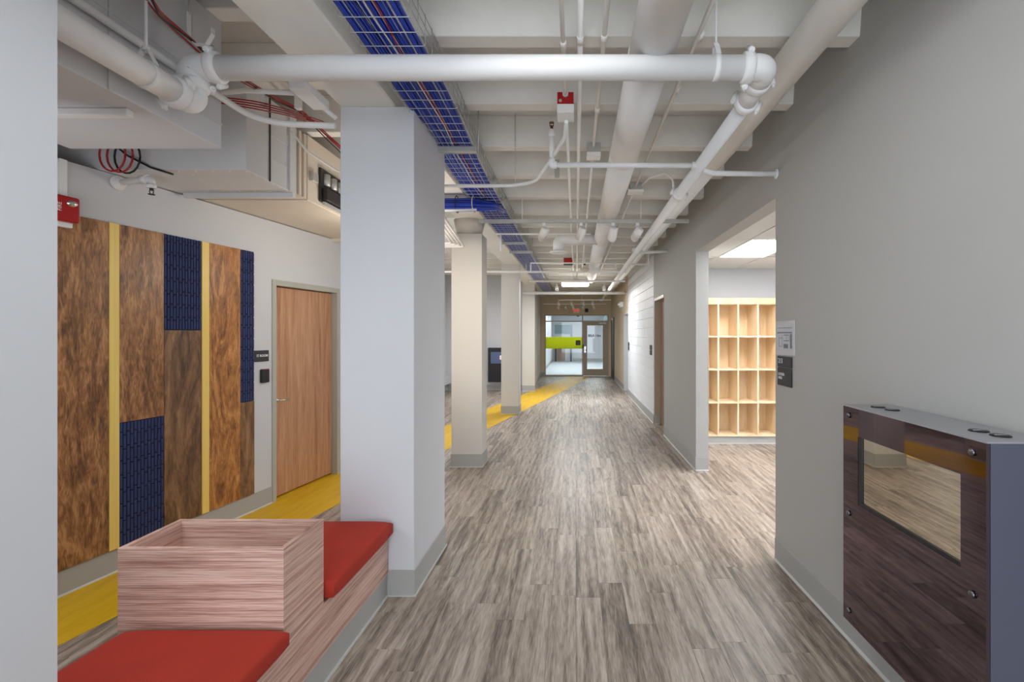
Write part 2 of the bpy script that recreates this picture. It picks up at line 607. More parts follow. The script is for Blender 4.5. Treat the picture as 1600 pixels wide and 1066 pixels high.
def seen(p):
    cx, cy = p[0] + PW / 2, p[1] + PL / 2
    if cy < 1.9:
        return 0
    px, py = 900 + cx * F / cy, 522 + H * F / cy
    if px < 88 or px > 1560 or py > 1110:
        return 0
    if cx < -1.2 and cy < 3.2 and cx > -1.85:
        return 0                                   # under the bench
    if cx < -1.15 and cx / cy > -0.492 and cx / cy < -0.273 and cy > 3.2:
        return 0                                   # behind the first column
    if cx > 1.48 and (cy < 3.6 or cx / cy > 0.41 or cx / cy < 0.27):
        return 0
    return 1 / cy ** 3


cand.sort(key=seen, reverse=True)
pm = MB()
plank_box(pm, -PW / 2, -PL / 2)
plank_mesh = pm.mesh('plank')
plank_mesh.materials.append(M['floor'])
NP = min(290, sum(1 for c in cand if seen(c) > 0))
for (x, y) in cand[:NP]:
    o = bpy.data.objects.new('plank', plank_mesh)
    o.location = (x + PW / 2, y + PL / 2, 0)
    o.parent = floor
    COL.objects.link(o)
rest = MB()
for (x, y) in cand[NP:]:
    plank_box(rest, x, y)
rest.build('plank_field', 'floor', floor, kind='stuff')

# yellow vinyl band laid diagonally
YB = 0.0022


def band_lo(y):
    return -2.727 + 0.2055 * (y - 2.608)


def band_hi(y):
    return -2.33 + 0.2017 * (y - 8.75)


y = 1.3
while y < 18.7:
    y1 = min(y + 1.22, 18.75)
    g = 0.0006
    MB().prism([(band_hi(y), y + g), (band_lo(y), y + g), (band_lo(y1), y1 - g), (band_hi(y1), y1 - g)], -0.002, YB).build('yellow_strip', 'yellow', floor)
    y = y1

lob = struct('floor_lobby', MB().box(-3.2, 3.6, 18.9, 30.2, -0.25, 0.0), 'carpet')

# ------------------------------------------------------------------ ceiling
ceil = struct('ceiling', MB().box(-1.5, 6.0, -3.2, 30.2, SLAB, SLAB + 0.2).box(-5.2, -1.5, -3.2, 30.2, 3.62, 3.82), 'ceiling')
jm = MB()


def joist(mb, x0, x1, y0, wb, zb, zt, flare=0.03):
    vs = [(x0, y0, zb), (x0, y0 + wb, zb), (x0, y0 + wb + flare, zt), (x0, y0 - flare, zt),
          (x1, y0, zb), (x1, y0 + wb, zb), (x1, y0 + wb + flare, zt), (x1, y0 - flare, zt)]
    mb.add(vs, [(3, 2, 1, 0), (4, 5, 6, 7), (0, 1, 5, 4), (1, 2, 6, 5), (2, 3, 7, 6), (3, 0, 4, 7)])


for k in range(-4, 22):
    y0 = 2.523 + 0.7435 * k
    mb = MB()
    joist(mb, -1.16, XR(y0) + 0.02 if y0 > -1 else 1.52, y0, 0.105, RIB, SLAB)
    mb.build('joist', 'ceiling', ceil, 0.004)
    mb = MB()
    if k >= 2:
        joist(mb, -5.0, -1.48, y0, 0.105, RIB + 0.12, 3.62)
    else:
        joist(mb, -5.0, -1.48, y0 + 0.03, 0.115, 3.372, 3.62)
    mb.build('joist', 'ceiling', ceil, 0.004)
MB().box(-1.49, -1.14, -3.0, 18.85, 3.085, 3.62).build('beam', 'ceiling', ceil, 0.01)

# ------------------------------------------------------------------ right-hand walls
T = 0.152
near = MB().prism([(XR(3.546), 3.546), (XR(3.546) + T, 3.546), (XR(-2.4) + T, -2.4), (XR(-2.4), -2.4)], 0, SLAB)
wr = struct('wall_right', near, 'wall_grey')
header = MB().prism([(XR(3.546), 3.546), (XR(5.842), 5.842), (XR(5.842) + T, 5.842), (XR(3.546) + T, 3.546)], 2.646, SLAB)
struct('header', header, 'wall_grey', parent=wr)
wr2 = struct('wall_right_middle', MB().prism([(XR(5.842), 5.842), (XR(7.89), 7.89), (XR(7.89) + T, 7.89), (XR(5.842) + T, 5.842)], 0, SLAB)
             .prism([(XR(7.89), 7.89), (XR(8.905), 8.905), (XR(8.905) + T, 8.905), (XR(7.89) + T, 7.89)], 2.30, SLAB), 'wall_grey')
cm = MB().prism([(XR(8.905) + 0.012, 8.905), (XR(13.1) + 0.012, 13.1), (XR(13.1) + 0.2, 13.1), (XR(8.905) + 0.2, 8.905)], 0, SLAB)
cmu = struct('wall_right_block', cm, 'block')
bw, bh = 0.397, 0.194
bmesh_block = None
mb = MB()
mb.box(0, 0.012, 0.004, bw - 0.004, 0.004, bh - 0.004)
bm_me = mb.mesh('block')
bmh = MB().box(0, 0.012, 0.004, bw / 2 - 0.004, 0.004, bh - 0.004).mesh('block')
for me_ in (bm_me, bmh):
    me_.materials.append(M['block'])
    bm = bmesh.new()
    bm.from_mesh(me_)
    bmesh.ops.bevel(bm, geom=[e for e in bm.edges], offset=0.003, segments=1, affect='EDGES')
    bm.to_mesh(me_)
    bm.free()
rowz = 0
while rowz * bh < 3.2:
    yy = 8.915 + (bw / 2 if rowz % 2 else 0)
    spots_ = []
    if rowz % 2:
        spots_.append((8.915, bmh))
    while yy + bw <= 13.1:
        spots_.append((yy, bm_me))
        yy += bw
    if yy + bw / 2 <= 13.1:
        spots_.append((yy, bmh))
    for (y_, me_) in spots_:
        o = bpy.data.objects.new('block', me_)
        o.location = (XR(y_), y_, 0.02 + rowz * bh)
        o.rotation_euler = (0, 0, 0.006)
        o.parent = cmu
        COL.objects.link(o)
    rowz += 1
wrf = struct('wall_right_far', MB().prism([(XR(14.12), 14.12), (XR(18.95), 18.95), (XR(18.95) + T, 18.95), (XR(14.12) + T, 14.12)], 0, SLAB)
             .prism([(XR(13.1), 13.1), (XR(14.12), 14.12), (XR(14.12) + T, 14.12), (XR(13.1) + T, 13.1)], 2.25, SLAB), 'tan')

baseboard('baseboard_right', (XR(3.546), 3.546), (XR(-2.0), -2.0), (-1, 0))
b2 = baseboard('baseboard_right_middle', (XR(7.89), 7.89), (XR(5.842) , 5.842), (-1, 0))
baseboard('baseboard_right_jamb', (XR(5.842) - 0.006, 5.842), (XR(5.842) + T, 5.842), (0, -1))
baseboard('baseboard_right_block', (XR(13.1), 13.1), (XR(8.905), 8.905), (-1, 0))
baseboard('baseboard_right_far', (XR(17.3), 17.3), (XR(14.14), 14.14), (-1, 0))

# recessed doors in the right wall
def recess_door(name, y0, y1, ztop, leaf_mat, frame_mat):
    d = struct(name, MB().box(XR(y0) + 0.115, XR(y0) + 0.15, y0 + 0.05, y1 - 0.05, 0.008, ztop - 0.05), leaf_mat)
    x0 = XR(y0)
    MB().box(x0 + 0.02, x0 + 0.2, y0, y0 + 0.05, 0, ztop).build('door_frame', frame_mat, d)
    MB().box(x0 + 0.0, x0 + 0.2, y1 - 0.05, y1, 0, ztop).build('door_frame', frame_mat, d)
    MB().box(x0 + 0.0, x0 + 0.2, y0 + 0.05, y1 - 0.05, ztop - 0.05, ztop).build('door_frame', frame_mat, d)
    MB().box(x0 + 0.2, x0 + 0.22, y0, y1, 0, ztop).build('door_stop', frame_mat, d)
    return d


d2 = recess_door('door_2', 7.89, 8.905, 2.30, 'brown_door', 'alum')
baseboard('baseboard_alcove', (XR(8.9) + 0.004, 8.853), (XR(8.9) + 0.11, 8.853), (0, -1))
d3 = recess_door('door_3', 13.1, 14.12, 2.25, 'slate', 'wall_white')
# dark door by the storefront, standing slightly proud of the wall
d4 = struct('door_4', MB().box(XR(18) - 0.012, XR(18) - 0.001, 17.45, 18.45, 0.01, 2.18), 'dark_brown')
for (a, b_) in ((17.38, 17.45), (18.45, 18.52)):
    MB().box(XR(18) - 0.03, XR(18) - 0.0, a, b_, 0, 2.25).build('door_frame', 'dark_brown', d4)
MB().box(XR(18) - 0.03, XR(18) - 0.0, 17.45, 18.45, 2.18, 2.25).build('door_frame', 'dark_brown', d4)

# ------------------------------------------------------------------ side room with cubbies
sr = struct('wall_room_back', MB().box(1.62, 5.2, 7.73, 7.88, 0, 2.9), 'wall_white')
struct('wall_room_right', MB().box(5.05, 5.2, 1.9, 7.73, 0, 2.9), 'wall_white')
struct('wall_room_front', MB().box(1.62, 5.05, 1.75, 1.9, 0, 2.9), 'wall_white')
cr = struct('ceiling_room', MB().box(1.62, 5.05, 1.9, 7.73, 2.72, 2.9), 'tile')
gx = [1.318 + 0.61 * k for k in range(1, 7)]          # 1.928, 2.538 ...
gy = [1.66 + 1.22 * k for k in range(0, 6)]           # ... 5.32, 6.54
led_done = False
for ix in range(-1, len(gx)):
    xa = 1.62 if ix < 0 else gx[ix]
    xb = min(gx[ix + 1] if ix + 1 < len(gx) else 5.05, 5.05)
    if xb - xa < 0.05:
        continue
    for iy in range(len(gy)):
        ya = max(gy[iy], 1.9)
        yb = min(gy[iy + 1] if iy + 1 < len(gy) else 7.73, 7.73)
        if yb - ya < 0.05:
            continue
        if (ix, iy) == (0, 3):
            tag(MB().box(xa + 0.012, xb - 0.012, ya + 0.012, yb - 0.012, 2.688, 2.72).build('ceiling_light', 'led'),
                'flat white light panel in the tiled ceiling, seen through the opening over the cubbies', 'ceiling light')
        elif (ix, iy) in ((0, 1), (3, 1), (3, 3)):
            MB().box(xa + 0.012, xb - 0.012, ya + 0.012, yb - 0.012, 2.688, 2.72).build('light_and_fill_panel', 'led', cr)  # unseen extra panels added to brighten the side room evenly
        else:
            MB().box(xa + 0.006, xb - 0.006, ya + 0.006, yb - 0.006, 2.694, 2.72).build('ceiling_tile', 'tile', cr)
gm = MB()
for ix in range(len(gx)):
    MB().box(gx[ix] - 0.012, gx[ix] + 0.012, 1.9, 7.73, 2.685, 2.694).build('grid_bar', 'tile', cr)
for iy in range(1, len(gy)):
    MB().box(1.62, 5.05, gy[iy] - 0.012, gy[iy] + 0.012, 2.685, 2.693).build('grid_bar', 'tile', cr)

cub = thing('cubby_shelf', (2.7, 7.25, 0), 'pale birch cubby unit of open boxes seen through the wide wall opening', 'shelf')
dx = [1.836 + 0.2984 * k for k in range(7)]
zs = [0.122, 0.618, 1.113, 1.609, 2.105]
YF, YK = 7.25, 7.70
for xx in dx:
    MB().box(xx - 0.011, xx + 0.011, YF, YK, 0.115, 2.105).build('divider', 'cubby', cub, 0.0015)
for k in range(6):
    for z in zs:
        MB().box(dx[k] + 0.011, dx[k + 1] - 0.011, YF + 0.002, YK, z - 0.011, z + 0.011).build('shelf_board', 'cubby', cub, 0.0015)
    MB().box(dx[k] + 0.011, dx[k + 1] - 0.011, YK - 0.012, YK, 0.122, 2.105).build('back_panel', 'cubby', cub)
MB().box(dx[0] - 0.011, dx[-1] + 0.011, YF - 0.004, YF + 0.03, 2.098, 2.19).build('top_rail', 'cubby_edge', cub, 0.002)
MB().box(dx[0] - 0.011, dx[-1] + 0.011, YF + 0.02, YK, 0.0, 0.112).build('toe_kick', 'base', cub)
MB().box(dx[0] - 0.011, dx[-1] + 0.011, YF + 0.008, YF + 0.02, 0.0, 0.012).build('toe_strip', 'toe', cub)

# ------------------------------------------------------------------ left-hand walls
def lpt(y, out, z=0):
    """point on the left wall by its y, pushed out into the room"""
    return Vector((XL(y), y, z)) + NL * out


a, b_ = lpt(1.0, 0), lpt(4.719, 0)
c, d = lpt(4.719, -0.13), lpt(1.0, -0.13)
wl = MB().prism([(p.x, p.y) for p in (a, b_, c, d)], 0, 2.75)
a, b_, c, d = lpt(4.719, 0), lpt(5.732, 0), lpt(5.732, -0.13), lpt(4.719, -0.13)
wl.prism([(p.x, p.y) for p in (a, b_, c, d)], 2.185, 2.75)
a, b_, c, d = lpt(5.732, 0), lpt(6.4, 0), lpt(6.4, -0.13), lpt(5.732, -0.13)
wl.prism([(p.x, p.y) for p in (a, b_, c, d)], 0, 2.75)
struct('wall_left', wl, 'wall_white')
for nm, (ya, yb) in (('baseboard_left', (1.36, 4.719)), ('baseboard_left_far', (5.735, 6.4))):
    a, b_ = lpt(ya, 0), lpt(yb, 0)
    baseboard(nm, (a.x, a.y), (b_.x, b_.y), (NL.x, NL.y))
struct('wall_left_outer', MB().box(-5.0, -4.85, 1.0, 14.3, 0, 3.62), 'wall_white')
struct('wall_left_return', MB().box(-4.85, -2.75, 6.4, 6.55, 0, 3.62), 'wall_white')
wlf = struct('wall_left_bay', MB().box(-3.95, -3.78, 6.55, 14.3, 0, 3.62), 'wall_white')
baseboard('baseboard_left_bay', (-3.78, 6.6), (-3.78, 14.1), (1, 0))
tr = struct('trim_1', MB().box(-3.78, -3.60, 8.0, 14.1, 0.24, 0.44), 'wall_white')
# near white partition at the picture's left
nw = struct('wall_left_near', MB().box(-4.85, -1.45, 1.15, 1.352, 0, 3.62), 'wall_white')
# walls at the end of the left bay and along the end of the hall
struct('wall_bay_back', MB().box(-3.78, -1.5, 14.16, 14.32, 0, 3.62), 'wall_white')
baseboard('baseboard_bay_back', (-3.75, 14.16), (-1.57, 14.16), (0, -1))
struct('wall_hall_left', MB().prism([(-1.56, 13.97), (-1.195, 13.97), (-1.385, 18.95), (-1.75, 18.95)], 0, SLAB), 'column')
baseboard('baseboard_hall_left_end', (-1.56, 13.97), (-1.19, 13.97), (0, -1))
baseboard('baseboard_hall_left', (-1.195, 13.97), (-1.385, 18.88), (1, 0))

# columns
def column(x0, x1, y0, y1, ztop, mt, label):
    c = struct('column', MB().box(x0, x1, y0, y1, 0, ztop), mt, label=label, bevel=0.003)
    MB().box(x0 - 0.007, x1 + 0.007, y0 - 0.007, y1 + 0.007, 0, BASE_H).build('baseboard', 'base', c, 0.002)
    MB().box(x0 - 0.016, x1 + 0.016, y0 - 0.016, y1 + 0.016, 0, 0.009).build('cove_toe', 'toe', c)
    return c


column(-1.487, -1.022, 3.05, 3.765, 3.085, 'wall_white', 'broad white column at the end of the red cushioned bench')
c2 = column(-1.544, -1.166, 5.99, 6.32, 2.895, 'column', 'second slim white column standing alone in the corridor')
MB().tube([(-1.355, 6.155, 2.89), (-1.355, 6.155, 3.09)], 0.16, 24, radii=[0.155, 0.195]).build('capital', 'concrete', c2)
column(-1.542, -1.18, 9.97, 10.33, 3.085, 'column', 'third slim column standing on the yellow floor band')

# ------------------------------------------------------------------ oak door on the left wall
door = struct('door_1', MB().add([], []), 'door_wood') if False else None
def lbox(mb, y0, y1, z0, z1, o0, o1):
    ps = [lpt(y0, o0), lpt(y1, o0), lpt(y1, o1), lpt(y0, o1)]
    return mb.prism([(p.x, p.y) for p in ps], z0, z1)


YD0, YD1 = 4.719, 5.732
door = struct('door_1', lbox(MB(), YD0 + 0.058, YD1 - 0.058, 0.018, 2.122, -0.105, -0.06), 'door_wood')
for (a, b_) in ((YD0, YD0 + 0.05), (YD1 - 0.05, YD1)):
    lbox(MB(), a, b_, 0, 2.185, -0.13, 0.012).build('door_frame', 'frame', door, 0.002)
    a2, b2 = (b_, b_ + 0.014) if a == YD0 else (a - 0.014, a)
    lbox(MB(), a2, b2, 0, 2.13, -0.13, -0.108).build('door_stop', 'frame', door)
lbox(MB(), YD0 + 0.05, YD1 - 0.05, 2.13, 2.185, -0.13, 0.012).build('door_frame', 'frame', door, 0.002)
lv = MB()
p0 = lpt(YD0 + 0.115, -0.06, 0.985)
lv.lathe(p0, NL, [(0, 0.027), (0.012, 0.027), (0.012, 0.012), (0.05, 0.012)], 16)
lv.tube(fillet([p0 + NL * 0.045, p0 + NL * 0.06, p0 + NL * 0.06 + DL * 0.11], 0.008), 0.010, 10)
lv.build('door_handle', 'chrome', door)

# ------------------------------------------------------------------ feature panels on the left wall
def face_panel(name, y0, y1, z0, z1, mt, label, cat, thick=0.02, bevel=0.0015):
    g = 0.0015
    o = lbox(MB(), y0 + g, y1 - g, z0 + g, z1 - g, 0.001, thick).build(name, mt, None, bevel)
    return tag(o, label, cat, 'feature wall panels')


ZB, ZT = 0.165, 2.413
E = [2.985, 3.296, 3.361, 3.667, 3.972, 4.040, 4.345, 4.497]
face_panel('wood_panel', E[0], E[1], ZB, ZT, 'panel_wood', 'full height stained birch panel behind the red strobe, beside the brass strip', 'wall panel')
face_panel('brass_strip', E[1], E[2], ZB, ZT, 'brass', 'upright brass strip nearer the red fire strobe', 'trim strip', 0.022)
face_panel('wood_panel', E[2], E[3], 1.03, ZT, 'panel_wood', 'stained birch panel hung above the lower navy ribbed panel', 'wall panel')
face_panel('wood_panel', E[3], E[4], ZB, 1.68, 'panel_wood_dark', 'dull brown birch panel below the upper navy ribbed panel', 'wall panel')
face_panel('brass_strip', E[4], E[5], ZB, ZT, 'brass', 'upright brass strip farther from the red strobe, before the amber panel', 'trim strip', 0.022)
face_panel('wood_panel', E[5], E[6], ZB, ZT, 'panel_wood_light', 'full height amber birch panel right of the farther brass strip', 'wall panel')
face_panel('wood_panel', E[6], E[7], ZB, 1.03, 'panel_wood_dark', 'narrow dark birch piece low under the narrow navy panel', 'wall panel')


def navy_panel(y0, y1, z0, z1, label):
    base = lpt(y0, 0, z0)
    t = thing('ribbed_panel', tuple(base), label, 'wall panel', 'navy ribbed panels')
    lbox(MB(), y0 + 0.0015, y1 - 0.0015, z0 + 0.001, z1 - 0.001, 0.001, 0.010).build('backing', 'navy_dark', t)
    ln = (y1 - y0) / math.cos(AL)
    n = max(1, round(ln / 0.0238))
    sw = ln / n
    rh = 0.1
    me = MB().box(0, 0.011, 0.003, sw - 0.003, 0.004, rh - 0.004).mesh('rib')
    bm = bmesh.new()
    bm.from_mesh(me)
    es = [e for e in bm.edges if all(abs(v.co.x - 0.011) < 1e-4 for v in e.verts)]
    bmesh.ops.bevel(bm, geom=es, offset=0.004, segments=1, affect='EDGES')
    bm.to_mesh(me)
    bm.free()
    me.materials.append(M['navy'])
    for i in range(n):
        z = z0 - (rh * 0.25 if i % 2 else 0.0)
        while z < z1 - 0.01:
            za, zb = max(z, z0), min(z + rh, z1)
            if zb - za > 0.015:
                o = bpy.data.objects.new('rib', me)
                o.parent = t
                p = base + DL * (i * sw) + NL * 0.0095
                o.location = (p.x - base.x, p.y - base.y, za - z0)
                o.rotation_euler = (0, 0, -AL)
                o.scale = (1, 1, (zb - za) / rh)
                COL.objects.link(o)
            z += rh


navy_panel(E[2], E[3], ZB, 1.03, 'navy ribbed panel low on the wall behind the planter box')
navy_panel(E[3], E[4], 1.68, ZT, 'navy ribbed panel high on the wall between two birch panels')
navy_panel(E[6], E[7], 1.03, ZT, 'tall narrow navy ribbed panel at the end nearest the oak door')

# signs and card reader on the left wall
t = thing('room_sign', tuple(lpt(4.60, 0, 1.44)), 'small charcoal room sign with white letters beside the oak door', 'sign')
lbox(MB(), 4.497, 4.675, 1.388, 1.494, 0.001, 0.010).build('plate', 'sign', t, 0.002)
text('lettering', 'IT ROOM', 0.032, lpt(4.595, 0.0108, 1.443), (math.pi / 2, 0, math.pi / 2 - AL), 'white_print', t, bold=0.0006)
t = thing('card_reader', tuple(lpt(4.62, 0, 1.25)), 'black card reader with a red light bar below the room sign', 'card reader')
lbox(MB(), 4.575, 4.665, 1.185, 1.315, 0.001, 0.028).build('body', 'black', t, 0.007, seg=2)
lbox(MB(), 4.595, 4.645, 1.309, 1.314, 0.026, 0.0295).build('status_light', 'red', t)

# red fire alarm strobe
t = thing('fire_strobe', tuple(lpt(3.06, 0, 2.45)), 'red fire alarm horn strobe over the birch panels', 'fire alarm')
lbox(MB(), 2.95, 3.072, 2.318, 2.50, 0.001, 0.05).build('back_box', 'white_print', t, 0.004)
lbox(MB(), 2.945, 3.075, 2.345, 2.505, 0.05, 0.105).build('housing', 'red', t, 0.014, seg=3)
pc = lpt(3.033, 0.09, 2.462)
MB().ball(pc, 0.05, 14, 8, (0.55, 0.75, 0.5)).build('lens', 'chrome', t)
text('lettering', 'FIRE', 0.03, lpt(2.966, 0.1056, 2.43), Matrix.Rotation(math.pi / 2 - AL, 4, 'Z').__matmul__(Matrix.Rotation(math.pi / 2, 4, 'X')).__matmul__(Matrix.Rotation(math.pi / 2, 4, 'Z')).to_euler(), 'white_print', t)
tag(MB().profile([(-0.02, 0), (0.02, 0), (0.02, 0.03), (-0.02, 0.03)], lpt(3.035, 0.001, 2.51), lpt(3.035, 0.001, 2.745), up=tuple(NL)).build('wire_channel', 'pipe'),
    'pale flat wire channel running up from the red fire strobe', 'conduit')

# ------------------------------------------------------------------ bench with planter box
BX0, BX1 = -1.85, -1.18
bench = thing('bench', (-1.5, 2.2, 0), 'walnut laminate bench with built-in open planter box beside the column', 'bench')
MB().box(BX0, BX1, 1.36, 3.04, 0.145, 0.385).build('body', 'bench_x', bench, 0.002)
MB().box(BX0 + 0.006, BX1 - 0.008, 1.36, 3.038, 0.0, 0.145).build('plinth', 'base', bench)
MB().box(BX1 - 0.008, BX1 + 0.002, 1.36, 3.036, 0.0, 0.010).build('cove_toe', 'toe', bench)
PY0, PY1, PZ = 1.951, 2.262, 0.785
th = 0.019
MB().box(BX0, BX1, PY0, PY0 + th, 0.385, PZ).build('planter_front', 'bench_x', bench, 0.001)
MB().box(BX0, BX1, PY1 - th, PY1, 0.385, PZ).build('planter_back', 'bench_x', bench, 0.001)
MB().box(BX0, BX0 + th, PY0 + th, PY1 - th, 0.385, PZ).build('planter_side', 'bench_x', bench, 0.001)
MB().box(BX1 - th, BX1, PY0 + th, PY1 - th, 0.385, PZ).build('planter_side', 'bench_x', bench, 0.001)
MB().box(BX0 + th, BX1 - th, PY0 + th, PY1 - th, 0.60, 0.615).build('planter_floor', 'bench_x', bench)


def cushion(x0, x1, y0, y1, z0, z1, label, skew=0.0):
    nx, ny = 16, 16
    vs, fs = [], []

    def pr(u):
        return 1 - abs(2 * u - 1) ** 7

    for top in (1, 0):
        for j in range(ny + 1):
            for i_ in range(nx + 1):
                u, v = i_ / nx, j / ny
                # rounder sampling near the borders
                u = 0.5 - 0.5 * math.cos(math.pi * u)
                v = 0.5 - 0.5 * math.cos(math.pi * v)
                q = (pr(u) * pr(v)) ** 0.5
                X = x0 + (x1 - x0) * u + skew * v * (1 - u)
                Y = y0 + (y1 - y0) * v
                inset = 0.012 * (1 - q)
                X += inset * (1 if u < 0.5 else -1) * (abs(2 * u - 1) ** 4)
                Y += inset * (1 if v < 0.5 else -1) * (abs(2 * v - 1) ** 4)
                zc = (z0 + z1) / 2
                z = zc + ((z1 - zc) * (0.72 * (0.55 + 0.45 * q) / 1.0 + 0.28 * q) if top else -(zc - z0) * (0.6 + 0.4 * q))
                vs.append((X, Y, z))
    n = (nx + 1) * (ny + 1)
    for j in range(ny):
        for i_ in range(nx):
            a = j * (nx + 1) + i_
            fs.append((a, a + 1, a + nx + 2, a + nx + 1))
            fs.append((n + a, n + a + nx + 1, n + a + nx + 2, n + a + 1))
    loop = [i_ for i_ in range(nx + 1)] + [j * (nx + 1) + nx for j in range(1, ny + 1)] + [ny * (nx + 1) + i_ for i_ in range(nx - 1, -1, -1)] + [j * (nx + 1) for j in range(ny - 1, 0, -1)]
    for k in range(len(loop)):
        a, b2 = loop[k], loop[(k + 1) % len(loop)]
        fs.append((a, n + a, n + b2, b2))
    mb = MB()
    mb.add(vs, fs, True)
    return tag(mb.build('seat_cushion', 'cushion'), label, 'cushion', 'bench seat cushions')


cushion(BX0 + 0.0, BX1 + 0.045, 1.37, PY0 - 0.004, 0.386, 0.482, 'vermilion seat cushion on the near end of the bench before the planter', 0.03)
cushion(BX0 + 0.0, BX1 + 0.05, PY1 + 0.004, 3.03, 0.386, 0.500, 'vermilion seat cushion between the planter box and the white column')

# ------------------------------------------------------------------ display case on the right wall
CX, CY0, CY1, CZ0, CZ1 = 1.262, 1.488, 2.283, 0.318, 1.318
case = thing('display_case', (1.38, 1.88, 0.318), 'smoked glass display case on the right wall with screen and steel bolts', 'display case')
wx = 1.4835
MB().prism([(CX + 0.014, CY0), (wx, CY0), (XR(CY1) - 0.001, CY1), (CX + 0.014, CY1)], CZ0, CZ1 - 0.006).build('body', 'case_side', case)
MB().prism([(CX + 0.004, CY0), (wx, CY0), (XR(CY1) - 0.001, CY1), (CX + 0.004, CY1)], CZ1 - 0.006, CZ1).build('top_panel', 'case_top', case)
sy0, sy1, sz0, sz1 = 1.587, 2.164, 0.885, 1.190
fp = MB()
fp.box(CX, CX + 0.012, CY0, sy0, CZ0, CZ1 - 0.004).box(CX, CX + 0.012, sy1, CY1, CZ0, CZ1 - 0.004)
fp.box(CX, CX + 0.012, sy0, sy1, CZ0, sz0).box(CX, CX + 0.012, sy0, sy1, sz1, CZ1 - 0.004)
front = MB()
# one frame-shaped pane: outer and inner loops
def frame_pane(mb, x0, x1, o, n_):
    (oy0, oy1, oz0, oz1), (iy0, iy1, iz0, iz1) = o, n_
    O = [(oy0, oz0), (oy1, oz0), (oy1, oz1), (oy0, oz1)]
    I = [(iy0, iz0), (iy1, iz0), (iy1, iz1), (iy0, iz1)]
    vs = [(x0, *p) for p in O] + [(x0, *p) for p in I] + [(x1, *p) for p in O] + [(x1, *p) for p in I]
    fs = []
    for k in range(4):
        l = (k + 1) % 4
        fs += [(k, 4 + k, 4 + l, l), (8 + k, 8 + l, 12 + l, 12 + k), (k, l, 8 + l, 8 + k), (4 + k, 12 + k, 12 + l, 4 + l)]
    mb.add(vs, fs)
    return mb


frame_pane(front, CX, CX + 0.012, (CY0, CY1, CZ0, CZ1 - 0.006), (sy0, sy1, sz0, sz1)).build('front_panel', 'acrylic', case)
frame_pane(MB(), CX + 0.002, CX + 0.0135, (sy0 - 0.0, sy1 - 0.0, sz0, sz1), (sy0 + 0.001, sy1 - 0.022, sz0 + 0.014, sz1 - 0.001)).build('screen_bezel', 'black', case)
MB().box(CX + 0.008, CX + 0.0135, sy0 + 0.001, sy1 - 0.022, sz0 + 0.014, sz1 - 0.001).build('screen', 'screen', case)
for yy in (1.538, 2.235):
    for zz in (0.372, 0.822, 1.274):
        MB().lathe((CX, yy, zz), (-1, 0, 0), [(0, 0.012), (0.006, 0.012), (0.009, 0.009), (0.009, 0.004), (0.0075, 0.0035)], 16).build('bolt', 'steel', case)
for (vx, vy) in ((1.366, 2.187), (1.376, 2.105), (1.374, 1.65), (1.380, 1.572)):
    g = MB().lathe((vx, vy, CZ1), (0, 0, 1), [(0, 0.030), (0.004, 0.028), (0.004, 0.021), (0.0015, 0.020)], 20).build('vent', 'black', case)
    MB().tube([(vx - 0.02, vy, CZ1 + 0.003), (vx + 0.02, vy, CZ1 + 0.003)], 0.0025, 6).build('vent_bar', 'galv', g)

# signs on the right wall
RZ = (math.pi / 2, 0, -math.pi / 2 + 0.0175)
t = thing('map_holder', (1.46, 3.38, 1.5), 'clear holder with an evacuation plan above the charcoal room sign', 'wall plan')
def rbox(mb, y0, y1, z0, z1, o0, o1):
    return mb.prism([(XR(y0) - o0, y0), (XR(y1) - o0, y1), (XR(y1) - o1, y1), (XR(y0) - o1, y0)], z0, z1)


rbox(MB(), 3.235, 3.53, 1.500, 1.742, 0.001, 0.006).build('holder', 'clear', t, 0.002)
rbox(MB(), 3.255, 3.51, 1.535, 1.715, 0.006, 0.0068).build('sheet', 'paper', t)
random.seed(11)
pl = MB()
for (y0, y1, z0, z1) in ((3.27, 3.50, 1.690, 1.694), (3.27, 3.50, 1.655, 1.664), (3.27, 3.30, 1.55, 1.65), (3.31, 3.40, 1.60, 1.605), (3.31, 3.40, 1.64, 1.645), (3.31, 3.314, 1.60, 1.645),
                         (3.35, 3.354, 1.60, 1.645), (3.42, 3.47, 1.56, 1.564), (3.42, 3.424, 1.56, 1.64), (3.47, 3.474, 1.56, 1.64), (3.42, 3.47, 1.62, 1.624), (3.33, 3.40, 1.55, 1.58)):
    rbox(pl, y0, y1, z0, z1, 0.0068, 0.0074)
pl.build('plan_drawing', 'ink', t, kind='stuff')
t = thing('room_sign', (1.46, 3.38, 1.28), 'charcoal two-part room sign numbered 213 on the right wall', 'sign')
rbox(MB(), 3.275, 3.492, 1.416, 1.492, 0.001, 0.010).build('number_plate', 'sign', t, 0.002)
rbox(MB(), 3.275, 3.492, 1.285, 1.411, 0.001, 0.010).build('name_plate', 'sign', t, 0.002)
xs = XR(3.4) - 0.0108
text('lettering', '213', 0.048, (xs - 0.0006, 3.478, 1.458), RZ, 'white_print', t, 'LEFT', 0.0004)
text('lettering', 'LOCKER\nAREA', 0.026, (xs - 0.0006, 3.478, 1.352), RZ, 'white_print', t, 'LEFT', 0.0006)
for (yy, z0, z1, lb) in ((9.2, 1.25, 1.44, 'black wall sign on the block wall just past the brown recessed door'), (12.86, 1.22, 1.43, 'black wall sign on the block wall before the slate blue door')):
    t = thing('wall_sign', (XR(yy), yy, z0), lb, 'sign')
    MB().box(XR(yy) - 0.012, XR(yy) - 0.001, yy - 0.11, yy + 0.11, z0, (z0 + z1) / 2 - 0.003).build('name_plate', 'sign', t)
    MB().box(XR(yy) - 0.012, XR(yy) - 0.001, yy - 0.11, yy + 0.11, (z0 + z1) / 2 + 0.003, z1).build('number_plate', 'sign', t)
